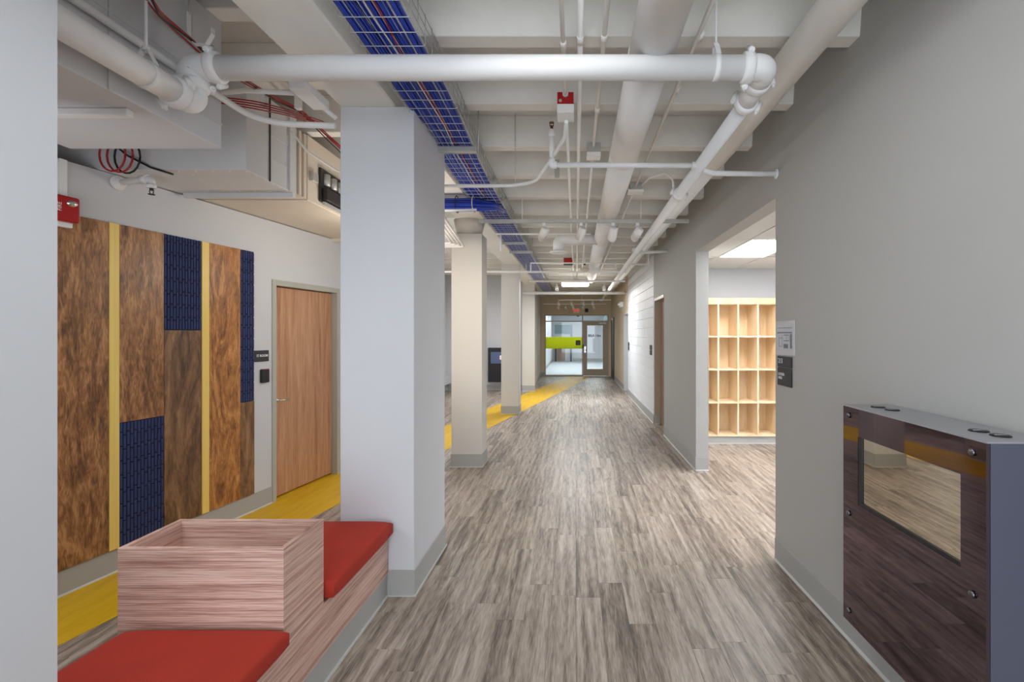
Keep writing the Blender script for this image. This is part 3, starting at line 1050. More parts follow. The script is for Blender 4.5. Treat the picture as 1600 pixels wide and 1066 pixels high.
t = thing('emergency_light', (XR(14.4), 14.4, 2.45), 'white emergency light box high on the far right wall', 'emergency light')
MB().box(XR(14.4) - 0.11, XR(14.4) - 0.001, 14.25, 14.55, 2.44, 2.60).build('housing', 'white_print', t, 0.01)
for yy in (14.31, 14.49):
    MB().ball((XR(14.4) - 0.12, yy, 2.53), 0.04, 10, 6).build('lamp_head', 'white_print', t)

# ------------------------------------------------------------------ black display case in the left bay
t = thing('display_case', (-2.3, 14.0, 0.2), 'black display case with a lit screen on the far wall of the left bay', 'display case')
MB().box(-2.54, -1.74, 13.95, 14.15, 0.26, 1.25).build('body', 'black', t, 0.006)
MB().box(-2.46, -1.86, 13.943, 13.95, 0.80, 1.13).build('screen', mat('monitor_blue_grey', (70, 84, 108), 0.3, emis=(60, 76, 104), estr=0.5), t)
fl = MB()
for a in range(5):
    an = a * 2 * math.pi / 5
    fl.ball((-2.13 + 0.05 * math.cos(an), 13.94, 0.97 + 0.05 * math.sin(an)), 0.035, 8, 5, (1, 0.1, 1))
fl.build('screen_flower', mat('flower_pink', (226, 200, 214), 0.5, emis=(226, 190, 210), estr=0.6), t)

# ------------------------------------------------------------------ storefront at the end of the hall
YS = 18.9
k = YS / F


def sx(px):
    return (px - 900) * k


def sz(py):
    return H - (py - 522) * k


struct('wall_end', MB().box(-1.75, 1.60, YS, YS + 0.15, 2.40, SLAB).box(-1.75, sx(851.2), YS, YS + 0.15, 0, 2.40).box(sx(951), 1.60, YS, YS + 0.15, 0, 2.40), 'tan')
baseboard('baseboard_end', (-1.36, YS), (sx(851), YS), (0, -1))
win = struct('window_1', MB().box(sx(852.6), sx(909.4), YS + 0.06, YS + 0.066, 0.05, 2.13), 'glass')
MB().box(sx(851.2), sx(852.6), YS, YS + 0.12, 0, 2.40).build('window_frame', 'alum', win)
MB().box(sx(852.6), sx(909.4), YS, YS + 0.12, 0, 0.05).build('window_frame', 'alum', win)
MB().box(sx(852.6), sx(951), YS, YS + 0.12, 2.365, 2.40).build('window_frame', 'alum', win)
MB().box(sx(852.6), sx(909.4), YS, YS + 0.12, 2.13, 2.165).build('window_frame', 'alum', win)
MB().box(sx(909.4), sx(911.2), YS, YS + 0.12, 0, 2.365).build('window_frame', 'alum', win)
MB().box(sx(949.2), sx(951), YS, YS + 0.12, 0, 2.365).build('window_frame', 'alum', win)
MB().box(sx(911.2), sx(949.2), YS, YS + 0.12, 2.15, 2.175).build('window_frame', 'alum', win)
MB().box(sx(852.6), sx(909.4), YS + 0.06, YS + 0.066, 2.165, 2.365).build('transom_pane', 'glass', win)
MB().box(sx(911.2), sx(949.2), YS + 0.06, YS + 0.066, 2.175, 2.365).build('transom_pane', 'glass', win)
MB().box(sx(852.6), sx(909.4), YS + 0.055, YS + 0.0595, 1.075, 1.53).build('film_band', 'lime', win)
t = thing('wall_sign', (sx(903), YS + 0.05, 1.21), 'square black sign stuck on the lime window band', 'sign')
MB().box(sx(899.5), sx(907), YS + 0.045, YS + 0.054, 1.207, 1.40).build('plate', 'black', t, 0.002)
for z in (1.34, 1.29, 1.26):
    MB().box(sx(901), sx(905.5), YS + 0.0435, YS + 0.045, z, z + 0.008).build('text_line', 'ink', t)
d5 = struct('door_5', MB().box(sx(917.5), sx(942), YS + 0.055, YS + 0.063, 0.274, 1.983), 'glass')
MB().box(sx(911.4), sx(917.5), YS + 0.035, YS + 0.08, 0.015, 2.145).build('stile', 'alum', d5)
MB().box(sx(942), sx(949), YS + 0.035, YS + 0.08, 0.015, 2.145).build('stile', 'alum', d5)
MB().box(sx(917.5), sx(942), YS + 0.035, YS + 0.08, 0.015, 0.274).build('rail', 'alum', d5)
MB().box(sx(917.5), sx(942), YS + 0.035, YS + 0.08, 1.983, 2.145).build('rail', 'alum', d5)
MB().box(sx(936), sx(947), YS - 0.02, YS + 0.034, 2.04, 2.10).build('door_closer', 'white_print', d5)
hd = MB()
hd.box(sx(913), sx(915.5), YS + 0.02, YS + 0.035, 0.92, 1.16)
hd.tube([(sx(914.3), YS + 0.03, 1.02), (sx(914.3), YS - 0.02, 1.02), (sx(917.3), YS - 0.02, 1.02)], 0.012, 8)
hd.build('door_handle', 'chrome', d5)
text('lettering', 'BRA', 0.135, (sx(919), YS + 0.053, 1.58), (math.pi / 2, 0, 0), 'black', d5, 'LEFT', 0.004)
text('lettering', 'I', 0.135, (sx(930.2), YS + 0.053, 1.58), (math.pi / 2, 0, 0), 'orange', d5, 'LEFT', 0.006)
text('lettering', 'Sm', 0.135, (sx(932.5), YS + 0.053, 1.58), (math.pi / 2, 0, 0), 'black', d5, 'LEFT', 0.004)
tag(MB().box(sx(910.2), sx(911.8), YS - 0.03, YS - 0.001, 1.10, 1.24).build('card_reader', 'black', None, 0.004), 'small black card reader on the mullion of the glass storefront', 'card reader')
t = thing('exit_sign', (sx(900.5), YS, 2.47), 'white exit sign with glowing red letters over the storefront', 'exit sign')
MB().box(sx(895.5), sx(905.5), YS - 0.045, YS - 0.001, 2.46, 2.66).build('housing', 'exit', t, 0.004)
text('lettering', 'EXIT', 0.125, (sx(900.5), YS - 0.047, 2.56), (math.pi / 2, 0, 0), 'exit_red', t, bold=0.002)
t = thing('security_camera', (sx(916.5), YS, 2.5), 'black dome security camera right of the exit sign', 'camera')
MB().box(sx(914), sx(919), YS - 0.03, YS - 0.001, 2.50, 2.64).build('bracket', 'black', t, 0.006)
MB().ball((sx(916.5), YS - 0.05, 2.57), 0.045, 12, 8).build('dome', 'black', t)
tag(MB().box(-1.30, -1.285, 16.2, 16.32, 1.58, 1.92).build('wall_panel_plate', 'white_print', None, 0.003), 'small white plate on the far left hall wall', 'wall plate')

# lobby behind the glass
struct('wall_lobby_back', MB().box(-1.4, 3.4, 29.4, 29.55, 0, SLAB), 'wall_white')
struct('wall_lobby_left', MB().box(-1.55, -1.4, 19.05, 29.55, 0, SLAB), 'wall_white')
struct('wall_lobby_right', MB().box(3.2, 3.35, 19.05, 29.4, 0, SLAB), 'wall_white')
struct('ceiling_lobby', MB().box(-1.4, 3.2, 19.05, 29.4, 2.75, 2.85), 'tile')
baseboard('baseboard_lobby', (-0.2, 29.4), (3.2, 29.4), (0, -1))
baseboard('baseboard_lobby_left', (-1.4, 29.3), (-1.4, 19.1), (1, 0))
struct('column_lobby', MB().box(1.45, 1.9, 24.5, 24.9, 0, 2.75), 'slate', label='slate blue lobby pillar seen through the glass door')
for i, (xx, yy) in enumerate(((-0.5, 20.6), (1.0, 20.6), (-0.5, 23.2), (1.0, 23.2), (-0.5, 26.0), (1.0, 26.0))):
    tag(MB().box(xx - 0.5, xx + 0.5, yy - 0.2, yy + 0.2, 2.73, 2.75).build('ceiling_light', 'led_lobby'),
        'flat lobby ceiling light, ' + ['front row over the window', 'front row over the door', 'middle row over the window', 'middle row over the door', 'back row over the window', 'back row over the door'][i], 'ceiling light', 'lobby ceiling lights')
q = 29.4 / F
d6 = struct('door_6', MB().box(-1.15, -0.66, 29.36, 29.399, 0.02, 1.46), 'brown_door')
MB().box(-1.30, -0.22, 29.35, 29.399, 1.66, 2.19).build('door_header', 'slate', d6)
MB().box(-0.34, -0.22, 29.35, 29.399, 1.2, 1.66).build('door_header', 'slate', d6)
for i, xx in enumerate((-1.22, -0.30)):
    t = tag(MB().box(xx - 0.05, xx + 0.05, 28.9, 29.2, 0.0, 0.95).build('kiosk', 'black', None, 0.005), 'slim black post ' + ('left' if i == 0 else 'right') + ' of the brown door in the lobby', 'post')
tag(MB().box(2.0, 2.08, 28.8, 29.2, 0.0, 0.95).build('kiosk', 'black', None, 0.005), 'slim black post seen through the glass door', 'post')
t = thing('security_camera', (0.1, 24.0, 2.6), 'dark dome camera under the lobby ceiling', 'camera')
MB().ball((0.1, 24.0, 2.60), 0.09, 12, 8).tube([(0.1, 24, 2.65), (0.1, 24, 2.75)], 0.06, 12).build('dome', 'black', t)

# ------------------------------------------------------------------ sprinkler main
def coupling(parent, c, axis, r, bolt_dir, name='coupling'):
    c, axis, bd = Vector(c), Vector(axis).normalized(), Vector(bolt_dir).normalized()
    w_ = 0.026
    o = MB().lathe(c - axis * w_, axis, [(0, r + 0.004), (0.006, r + 0.013), (0.018, r + 0.015), (2 * w_ - 0.018, r + 0.015), (2 * w_ - 0.006, r + 0.013), (2 * w_, r + 0.004)], 24).build(name, 'pipe', parent)
    for s_ in (1, -1):
        p = c + bd * s_ * (r + 0.022)
        tn = axis.cross(bd)
        b = MB()
        b.tube([p - tn * 0.026, p + tn * 0.026], 0.014, 8)
        b.tube([p - tn * 0.036, p + tn * 0.040], 0.0075, 6)
        b.build('bolt', 'pipe', o)
    return o


Y0, ZX = 2.33, 2.933
main = thing('sprinkler_main', (-0.4, Y0, 2.9), 'thick white pipe with grooved elbows crossing the whole hall under the ceiling', 'pipe')
R4, R3 = 0.057, 0.043
ZL, XLp = 2.766, -1.85
MB().tube([(XLp, 1.353, ZL), (XLp, 2.235, ZL)], R4, 28).build('pipe_run', 'pipe', main)
MB().tube(fillet([(XLp, 2.235, ZL), (XLp, Y0, ZL), (XLp, Y0, ZL + 0.085)], 0.085, 10), R4 + 0.004, 24).build('elbow', 'pipe', main)
MB().tube(fillet([(XLp, Y0, ZX - 0.085), (XLp, Y0, ZX), (XLp + 0.12, Y0, ZX)], 0.085, 10), R4 + 0.004, 24).build('elbow', 'pipe', main)
MB().tube([(XLp + 0.1, Y0, ZX), (0.82, Y0, ZX)], R4, 28).build('pipe_run', 'pipe', main)
MB().tube(fillet([(0.82, Y0, ZX), (0.915, Y0, ZX), (0.915, Y0 + 0.105, ZX - 0.01)], 0.095, 10), R4 + 0.004, 24).build('elbow', 'pipe', main)
MB().tube([(0.915, Y0 + 0.10, ZX - 0.01), (0.915, 2.60, 2.893)], 0.05, 24).build('pipe_run', 'pipe', main)
MB().tube([(0.915, 2.59, 2.893), (0.905, 17.6, 2.86)], R3, 20).build('pipe_run', 'pipe', main)
coupling(main, (XLp, 2.232, ZL), (0, 1, 0), R4, (0.8, 0, 0.6))
coupling(main, (XLp, Y0, (ZL + ZX) / 2), (0, 0, 1), R4, (-0.75, -0.66, 0))
coupling(main, (XLp + 0.115, Y0, ZX), (1, 0, 0), R4, (0, -0.55, 0.83))
coupling(main, (0.825, Y0, ZX), (1, 0, 0), R4, (0, -0.6, 0.8))
coupling(main, (0.915, Y0 + 0.11, ZX - 0.012), (0, 1, -0.1), R4 - 0.004, (1, 0, 0.15))
coupling(main, (0.915, 2.60, 2.893), (0, 1, 0), R3 + 0.004, (-0.9, 0, 0.4))
for yy in (4.28, 7.2):
    coupling(main, (0.912, yy, 2.888), (0, 1, 0), R3, (-0.9, 0, 0.4))


def hanger(c, axis, r, ztop, label, rr=0.006):
    """clevis hanger: band round the pipe, yoke and rod up to the ceiling"""
    c, ax = Vector(c), Vector(axis).normalized()
    t = thing('pipe_hanger', (c.x, c.y, c.z), label, 'pipe hanger', 'clevis pipe hangers')
    MB().tube([c - ax * 0.014, c + ax * 0.014], r + 0.003, 24).build('band', 'pipe', t)
    sd = ax.cross(Vector((0, 0, 1))).normalized()
    y_ = MB()
    for s_ in (1, -1):
        p = c + sd * s_ * (r + 0.002)
        q_ = c + Vector((0, 0, r + 0.05)) + sd * s_ * 0.012
        mid = c + sd * s_ * r * 0.8 + Vector((0, 0, r * 0.75))
        y_.profile([(-0.012, -0.002), (0.012, -0.002), (0.012, 0.002), (-0.012, 0.002)], mid, q_, up=tuple(sd))
    y_.build('yoke', 'pipe', t)
    MB().tube([c + Vector((0, 0, r + 0.035)), (c.x, c.y, ztop)], rr, 8).build('rod', 'pipe', t)
    MB().tube([c + Vector((0, 0, r + 0.045)), c + Vector((0, 0, r + 0.062))], 0.014, 6).build('nut', 'pipe', t)
    return t


hanger((0.675, Y0, ZX), (1, 0, 0), R4, SLAB, 'white clevis hanger holding the cross pipe before its corner elbow')
hanger((XLp, 2.08, ZL), (0, 1, 0), R4, 3.62, 'white clevis hanger holding the pipe in front of the big duct')

# sprinkler branches
br = thing('sprinkler_branch', (0.3, 3.55, 2.88), 'thin white branch pipe with an upright sprinkler by the red box', 'pipe')
MB().tube([at(868, 258, 3.55), (0.88, 3.55, 2.888)], 0.019, 14).build('pipe_run', 'pipe', br)
MB().tube(fillet([at(870, 258, 3.55), at(862, 258, 3.55), at(862, 248, 3.55)], 0.03), 0.026, 14).build('elbow', 'pipe', br)
MB().tube([at(862, 252, 3.55), at(862, 203, 3.55)], 0.017, 14).build('riser', 'pipe', br)
MB().lathe(at(862, 214, 3.55), (0, 0, 1), [(0, 0.02), (0.01, 0.026), (0.03, 0.026), (0.04, 0.019), (0.055, 0.017)], 12).build('reducer', 'pipe', br)
hp = at(862, 204, 3.55)
MB().tube([hp, hp + Vector((0, 0, 0.035))], 0.011, 10).tube([hp + Vector((0.012, 0, 0.03)), hp + Vector((0.014, 0, 0.055))], 0.003, 6).tube([hp + Vector((-0.012, 0, 0.03)), hp + Vector((-0.014, 0, 0.055))], 0.003, 6).tube([hp + Vector((0, 0, 0.055)), hp + Vector((0, 0, 0.06))], 0.018, 12).build('sprinkler_head', 'brass_dark', br)
MB().lathe((0.85, 3.55, 2.888), (1, 0, 0), [(0, 0.021), (0.004, 0.027), (0.05, 0.027)], 12).build('tee', 'pipe', br)
br = thing('sprinkler_branch', (1.2, 3.5, 2.82), 'thin white branch pipe ending in the right wall over the opening', 'pipe')
MB().tube(fillet([(0.93, 3.52, 2.84), (1.0, 3.52, 2.82), (XR(3.52) - 0.002, 3.52, 2.815)], 0.05), 0.019, 14).build('pipe_run', 'pipe', br)
MB().lathe((XR(3.52) - 0.012, 3.52, 2.815), (1, 0, 0), [(0, 0.022), (0.003, 0.034), (0.0095, 0.036)], 14).build('escutcheon', 'pipe', br)
br = thing('sprinkler_branch', (-3.0, 3.3, 2.69), 'short white sprinkler pipe with pendent head on the left wall below the duct', 'pipe')
pa = lpt(3.36, 0.002, 2.70)
MB().tube(fillet([pa, (-2.87, 3.27, 2.70), (-2.87, 3.27, 2.65)], 0.035), 0.021, 14).build('pipe_run', 'pipe', br)
MB().lathe(pa, NL, [(0, 0.05), (0.012, 0.05), (0.014, 0.03), (0.05, 0.027)], 14).build('flange', 'pipe', br)
MB().tube([(-2.95, 3.29, 2.70), (-2.90, 3.275, 2.70)], 0.029, 14).build('elbow_collar', 'pipe', br)
MB().tube([(-2.87, 3.27, 2.665), (-2.87, 3.27, 2.635)], 0.028, 12).build('reducer', 'pipe', br)
MB().tube([(-2.87, 3.27, 2.636), (-2.87, 3.27, 2.62)], 0.012, 10).tube([(-2.884, 3.27, 2.62), (-2.880, 3.27, 2.595)], 0.003, 6).tube([(-2.856, 3.27, 2.62), (-2.86, 3.27, 2.595)], 0.003, 6).tube([(-2.87, 3.27, 2.596), (-2.87, 3.27, 2.592)], 0.02, 12).build('sprinkler_head', 'dark_metal', br)

# big drain pipe along the right wall
dr = thing('drain_pipe', (1.158, 8, 3.1), 'large white pipe hung close along the right wall under the joists', 'pipe')
MB().tube([(1.158, -1.5, 3.10), (1.150, 4.1, 3.10)], 0.088, 32).build('pipe_run', 'pipe_dim', dr)
MB().tube([(1.150, 4.1, 3.10), (1.10, 17.8, 3.09)], 0.082, 28).build('pipe_run', 'pipe_dim', dr)
for yy in (4.1, 8.2, 12.3):
    MB().lathe((1.153 - (yy - 4) * 0.0036, yy - 0.04, 3.10), (0, 1, 0), [(0, 0.088), (0.004, 0.094), (0.076, 0.094), (0.08, 0.088)], 28).build('coupling', 'pipe_dim', dr)

# spiral duct
sd = thing('round_duct', (0.383, 5, 3.08), 'wide round white duct running down the middle of the hall', 'duct')
ends = [-1.5, 2.48, 3.85, 5.9, 7.35, 9.6, 11.9]
for a, b_ in zip(ends, ends[1:]):
    MB().tube([(0.383, a, 3.078), (0.383, b_ - 0.004, 3.078)], 0.114, 40).build('duct_section', 'pipe', sd)
for yy in ends[1:-1]:
    MB().lathe((0.383, yy - 0.02, 3.078), (0, 1, 0), [(0, 0.114), (0.003, 0.1175), (0.037, 0.1175), (0.04, 0.114)], 40).build('seam_band', 'pipe', sd)
MB().tube(fillet([(0.33, 7.2, 3.065), (-0.257, 7.2, 3.065), (-0.257, 7.2, 2.88)], 0.15, 10), 0.084, 28).build('branch_elbow', 'pipe', sd)
MB().lathe((-0.257, 7.2, 2.855), (0, 0, 1), [(0, 0.13), (0.008, 0.135), (0.02, 0.135), (0.026, 0.086), (0.04, 0.084)], 28).build('flange', 'pipe', sd)
MB().tube([(0.383, 11.9, 3.078), (0.383, 12.2, 3.0)], 0.1, 28, radii=[0.114, 0.07]).build('reducer', 'pipe', sd)

# ------------------------------------------------------------------ conduits
def conduit(pts, r, label, mt='pipe_dim', couplings=(), fr=0.08):
    t = thing('conduit', tuple(pts[0]), label, 'conduit', 'painted conduits')
    MB().tube(fillet(pts, fr) if len(pts) > 2 else pts, r, 10).build('tube', mt, t)
    for p, ax in couplings:
        p, ax = Vector(p), Vector(ax).normalized()
        MB().tube([p - ax * 0.03, p + ax * 0.03], r + 0.004, 10).build('coupling', mt, t)
    return t


ZC = 3.18
conduit([(-0.066, -1.0, ZC), (-0.066, 3.02, ZC - 0.04)], 0.0115, 'thin white conduit running into the red junction box from the camera side', couplings=[((-0.066, 2.5, ZC - 0.034), (0, 1, 0))])
conduit([(-0.066, 3.15, ZC - 0.03), (-0.066, 14.0, ZC)], 0.0115, 'thin white conduit leaving the red junction box down the hall', couplings=[((-0.066, 6.2, ZC - 0.03), (0, 1, 0))])
conduit([(0.022, -1.0, ZC), (0.022, 14.0, ZC)], 0.0145, 'thin white conduit just right of the red junction box', couplings=[((0.022, 2.51, ZC), (0, 1, 0)), ((0.022, 4.3, ZC), (0, 1, 0))])
conduit([(0.145, -1.0, ZC), (0.145, 3.93, ZC)], 0.0125, 'thin white conduit running into the grey junction box', couplings=[((0.145, 3.3, ZC), (0, 1, 0)), ((0.145, 2.5, ZC), (0, 1, 0))])
conduit([(0.145, 4.06, ZC), (0.145, 12.0, ZC)], 0.0125, 'thin white conduit leaving the grey junction box down the hall')
conduit([(0.64, -1.0, ZC), (0.61, 4.92, ZC - 0.02)], 0.0115, 'white conduit right of the round duct, near half', couplings=[((0.635, 2.47, ZC - 0.01), (0, 1, 0)), ((0.63, 3.0, ZC - 0.012), (0, 1, 0))])
conduit([(0.61, 5.04, ZC - 0.02), (0.58, 13.0, ZC - 0.02)], 0.0115, 'white conduit right of the round duct, far half')
t = thing('junction_box', (-0.066, 3.08, 3.1), 'red square junction box under the joists, light on its underside built as a pale slab', 'junction box')
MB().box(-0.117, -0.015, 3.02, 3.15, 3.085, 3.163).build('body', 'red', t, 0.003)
MB().box(-0.119, -0.013, 3.012, 3.155, 3.030, 3.085).build('cover', 'pipe', t, 0.003)  # pale slab stands in for light on the red box's underside
MB().lathe((-0.098, 3.019, 3.108), (0, -1, 0), [(0, 0.01), (0.003, 0.01), (0.003, 0.006)], 12).build('knockout', 'galv', t)
MB().lathe((-0.066, 3.019, 3.145), (0, -1, 0), [(0, 0.018), (0.02, 0.018), (0.02, 0.013)], 12).build('connector', 'pipe', t)
t = thing('junction_box', (0.145, 4.0, 3.1), 'grey square junction box on a conduit left of the round duct', 'junction box')
MB().box(0.090, 0.200, 3.94, 4.05, 3.135, 3.215).build('body', 'galv', t, 0.003)
MB().box(0.088, 0.202, 3.935, 4.055, 3.105, 3.135).build('cover', 'pipe_dim', t, 0.003)
t = thing('junction_box', (0.61, 4.98, 3.12), 'pale junction box on the conduit between round duct and right pipes', 'junction box')
MB().box(0.55, 0.67, 4.92, 5.04, 3.125, 3.20).build('body', 'galv', t, 0.003)
MB().box(0.53, 0.69, 4.915, 5.05, 3.10, 3.125).build('cover', 'pipe_dim', t, 0.003)
conduit([(0.66, 4.95, 3.165), (0.72, 4.75, 3.185), (0.85, 4.6, 3.185), (0.925, 4.6, 3.12), (0.925, 4.6, 2.95)], 0.011, 'short curved flexible conduit hooking over the thinner right pipe', fr=0.1)
t = thing('junction_box', (-0.066, 9.9, 3.1), 'small dark red box on the conduits far down the hall', 'junction box')
MB().box(-0.25, -0.07, 9.85, 9.97, 3.10, 3.20).build('body', 'red', t, 0.004)
MB().box(-0.251, -0.069, 9.84, 9.98, 3.06, 3.10).build('cover', 'dark_metal', t)
t = tag(MB().box(-0.195, -0.15, 4.4, 4.44, 3.08, 3.24).build('joist_clip', 'galv', None, 0.003), 'small grey metal clip on a joist left of the conduits', 'clip')
conduit([at(885, 190, 3.1), at(883, 214, 3.3), at(861, 250, 3.6), at(836, 285, 3.95), at(800, 290, 3.95), at(692, 291, 3.95)], 0.0135, 'bent white conduit sweeping left from the red box under the cable tray', 'pipe', fr=0.22)
tag(MB().tube([at(805, 286, 3.95), (at(805, 286, 3.95).x, 3.95, SLAB)], 0.003, 6).build('hanger_rod', 'galv'), 'thin steel rod holding the bent conduit left of the hall centre', 'hanger rod')
conduit([(-1.93, 1.353, 2.937), (-1.93, 2.95, 2.937), (-1.49, 2.99, 2.937)], 0.018, 'white conduit bending from behind the cross pipe to the broad column', 'pipe', fr=0.35)
# four conduits turning past the second column
for i in range(4):
    o_ = i * 0.032
    conduit([(-1.02 - 0.05, 3.9, 2.66 - 0.0), (-1.115 - o_ * 0.2, 4.3, 2.655), (-1.28 - o_ * 0.6, 5.35 + 0.12 - o_ * 3, 2.655), (-2.4, 5.60 - o_ * 3, 2.655)] if False else
            [(-1.095 - o_, 3.78, 2.655), (-1.145 - o_, 4.25, 2.655), (-1.285 - o_ * 0.9, 5.55 - o_ * 2.2, 2.655), (-2.5, 5.66 - o_ * 2.2, 2.655)], 0.0125,
            ['outermost', 'second outer', 'second inner', 'innermost'][i] + ' of four parallel cream conduits turning left before the second column', fr=0.05)

# pipes crossing farther down the hall
def cross(name, a, b_, r, mt, label, cat='pipe', extra=()):
    t = thing(name, tuple(a), label, cat)
    MB().tube([a, b_], r, 14).build('tube', mt, t)
    for p in extra:
        MB().tube(p, r * 1.0, 10).build('drop', mt, t)
    return t


cross('pipe', (0.9, 7.6, 2.92), (XR(7.6) - 0.002, 7.6, 2.95), 0.024, 'pipe_dim', 'short pale pipe into the right wall above the brown recessed door')
cross('pipe', (0.9, 9.2, 2.975), (1.39, 9.2, 2.975), 0.018, 'pipe_dim', 'short pale pipe with a riser near the block wall', extra=[[(1.38, 9.2, 2.96), (1.38, 9.2, 3.30)]])
cross('pipe', (-1.05, 10.8, 2.83), (1.1, 10.8, 2.83), 0.022, 'pipe_dim', 'pale pipe across the hall in front of the lit tube light')
cross('pipe', (-1.5, 13.6, 2.80), (1.40, 13.6, 2.80), 0.042, 'pipe', 'thicker white pipe across the far hall below the spotlights')
cross('pipe', (-1.1, 6.62, 3.02), (0.2, 6.62, 3.02), 0.012, 'pipe_dim', 'thin pale pipe bracket behind the first spotlight rail', extra=[[(-1.03, 6.62, 3.02), (-1.03, 6.62, 2.78)]])
cross('pipe', (-0.85, 9.0, 2.97), (0.75, 9.0, 2.97), 0.012, 'pipe_dim', 'thin pale pipe frame under the joists before the second rail', extra=[[(-0.84, 9.0, 2.97), (-0.84, 9.0, 2.8)], [(0.74, 9.0, 2.97), (0.74, 9.0, 2.85)]])

# ------------------------------------------------------------------ track rails and spotlights
def rail(a, b_, sz_, label, rods=()):
    t = thing('track_rail', tuple(a), label, 'light rail')
    MB().profile([(-sz_, -sz_), (sz_, -sz_), (sz_, sz_), (-sz_, sz_)], a, b_).build('bar', 'galv' if sz_ > 0.019 else 'pipe_dim', t, 0.003)
    for x_ in rods:
        MB().tube([(x_, a[1], a[2]), (x_, a[1], SLAB)], 0.005, 6).build('rod', 'pipe_dim', t)
    return t


rail((-1.12, 5.58, 2.952), (1.30, 5.58, 2.952), 0.0205, 'long grey rail across the hall carrying four white spotlights', (-0.62, 0.75))
rail((-3.5, 9.7, 2.895), (1.0, 9.7, 2.895), 0.018, 'long pale rail across hall and bay in front of the third column', (-1.0, 0.5))
rail((-0.62, 16.5, 2.81), (1.2, 16.5, 2.81), 0.018, 'pale spotlight rail near the storefront, farther from the exit sign', (0.2,))
rail((-1.2, 17.6, 2.74), (1.1, 17.6, 2.74), 0.018, 'pale spotlight rail right in front of the exit sign', (0.2,))


def spotlight(x_, y_, z_, aim, label, lit=False, s_=1.0, power=0, group='white spotlights'):
    t = thing('spotlight', (x_, y_, z_), label, 'spotlight', group)
    top = Vector((x_, y_, z_))
    MB().box(x_ - 0.018 * s_, x_ + 0.018 * s_, y_ - 0.018 * s_, y_ + 0.018 * s_, z_ - 0.035 * s_, z_).build('adapter', 'pipe', t, 0.002)
    MB().tube([top + Vector((0, 0, -0.03 * s_)), top + Vector((0, 0, -0.075 * s_))], 0.007 * s_, 8).build('stem', 'pipe', t)
    d = Vector(aim).normalized()
    c = top + Vector((0, 0, -0.115 * s_))
    MB().lathe(c - d * 0.07 * s_, d, [(0, 0.030 * s_), (0.006 * s_, 0.044 * s_), (0.02 * s_, 0.048 * s_), (0.145 * s_, 0.050 * s_), (0.145 * s_, 0.043 * s_), (0.132 * s_, 0.042 * s_)], 20).build('head', 'pipe', t)
    MB().lathe(c + d * 0.0625 * s_, d, [(0, 0.0415 * s_), (0.003 * s_, 0.0415 * s_)], 16).build('lens', 'lens' if lit else 'chrome', t)
    if power:
        spot('spot_lamp', c + d * 0.09 * s_, c + d * 3, power, WARM, 95, 0.7, 0.03)
    return t


Zr = 2.93
for i, (px, aim) in enumerate(((850, (-0.32, 0.55, -0.72)), (908, (-0.28, 0.5, -0.75)), (958, (-0.15, 0.5, -0.75)), (996, (-0.35, 0.5, -0.62)))):
    spotlight((px - 900) / F * 5.58, 5.58, Zr, aim, ['leftmost of the four spotlights on the near rail', 'second spotlight from the left on the near rail, by the duct elbow',
              'third spotlight on the near rail, below the round duct', 'last spotlight on the near rail, nearest the right wall'][i], s_=1.0, power=20)
spotlight((870 - 900) / F * 13.3, 13.3, 3.02, (0.1, -0.75, -0.6), 'lit spotlight glowing left of the tube light', True, 1.0, 0)
spotlight((944 - 900) / F * 13.3, 13.3, 3.02, (0.0, -0.75, -0.6), 'lit spotlight glowing beside the right pipes', True, 1.0, 0)
for i, px in enumerate((873, 893, 912, 926)):
    spotlight((px - 900) / F * 16.5, 16.5, 2.79, (0.2, 0.5, -0.7), ['first', 'second', 'third', 'fourth'][i] + ' small spotlight from the left on the farther-back rail', s_=0.85, power=22 if i in (0, 2) else 0)
for i, px in enumerate((872, 884, 895, 911, 928)):
    spotlight((px - 900) / F * 17.6, 17.6, 2.72, (0.2, 0.5, -0.7), ['first', 'second', 'third', 'fourth', 'fifth'][i] + ' small spotlight from the left before the exit sign', s_=0.85)

t = thing('tube_light', (0, 12.2, 2.9), 'bright white fluorescent fixture hanging across the far hall', 'ceiling light')
MB().box(-0.37, 0.33, 12.12, 12.32, 2.93, 2.97).build('housing', 'pipe', t, 0.004)
MB().box(-0.36, 0.32, 12.10, 12.34, 2.86, 2.93).build('diffuser', 'tube', t, 0.02, seg=2)
for xx in (-0.25, 0.2):
    MB().tube([(xx, 12.22, 2.96), (xx, 12.22, RIB)], 0.005, 6).build('rod', 'pipe', t)
t = thing('smoke_detector', (0.17, 9.5, 2.95), 'round cream detector hanging before the tube light', 'detector')
MB().lathe((0.17, 9.5, 2.88), (0, 0, 1), [(0, 0.05), (0.015, 0.085), (0.05, 0.09), (0.07, 0.04)], 20).build('body', 'duct_warm', t)
MB().tube([(0.17, 9.5, 2.95), (0.17, 9.5, SLAB)], 0.008, 8).build('stem', 'pipe_dim', t)
MB().ball((0.17, 9.5, 3.02), 0.022, 10, 6).build('swivel', 'black', t)

# ------------------------------------------------------------------ cable tray
TX0, TX1, TZ0, TZ1 = -1.045, -0.735, 3.052, 3.198
tray = thing('cable_tray', (-0.9, 5, 3.05), 'galvanised wire basket tray full of blue cables beside the beam', 'cable tray')
TY0, TY1 = 1.0, 17.3


def drift(y):
    u = min(max((y - 2.8) / 1.6, 0), 1)
    return -0.055 * u * u * (3 - 2 * u)


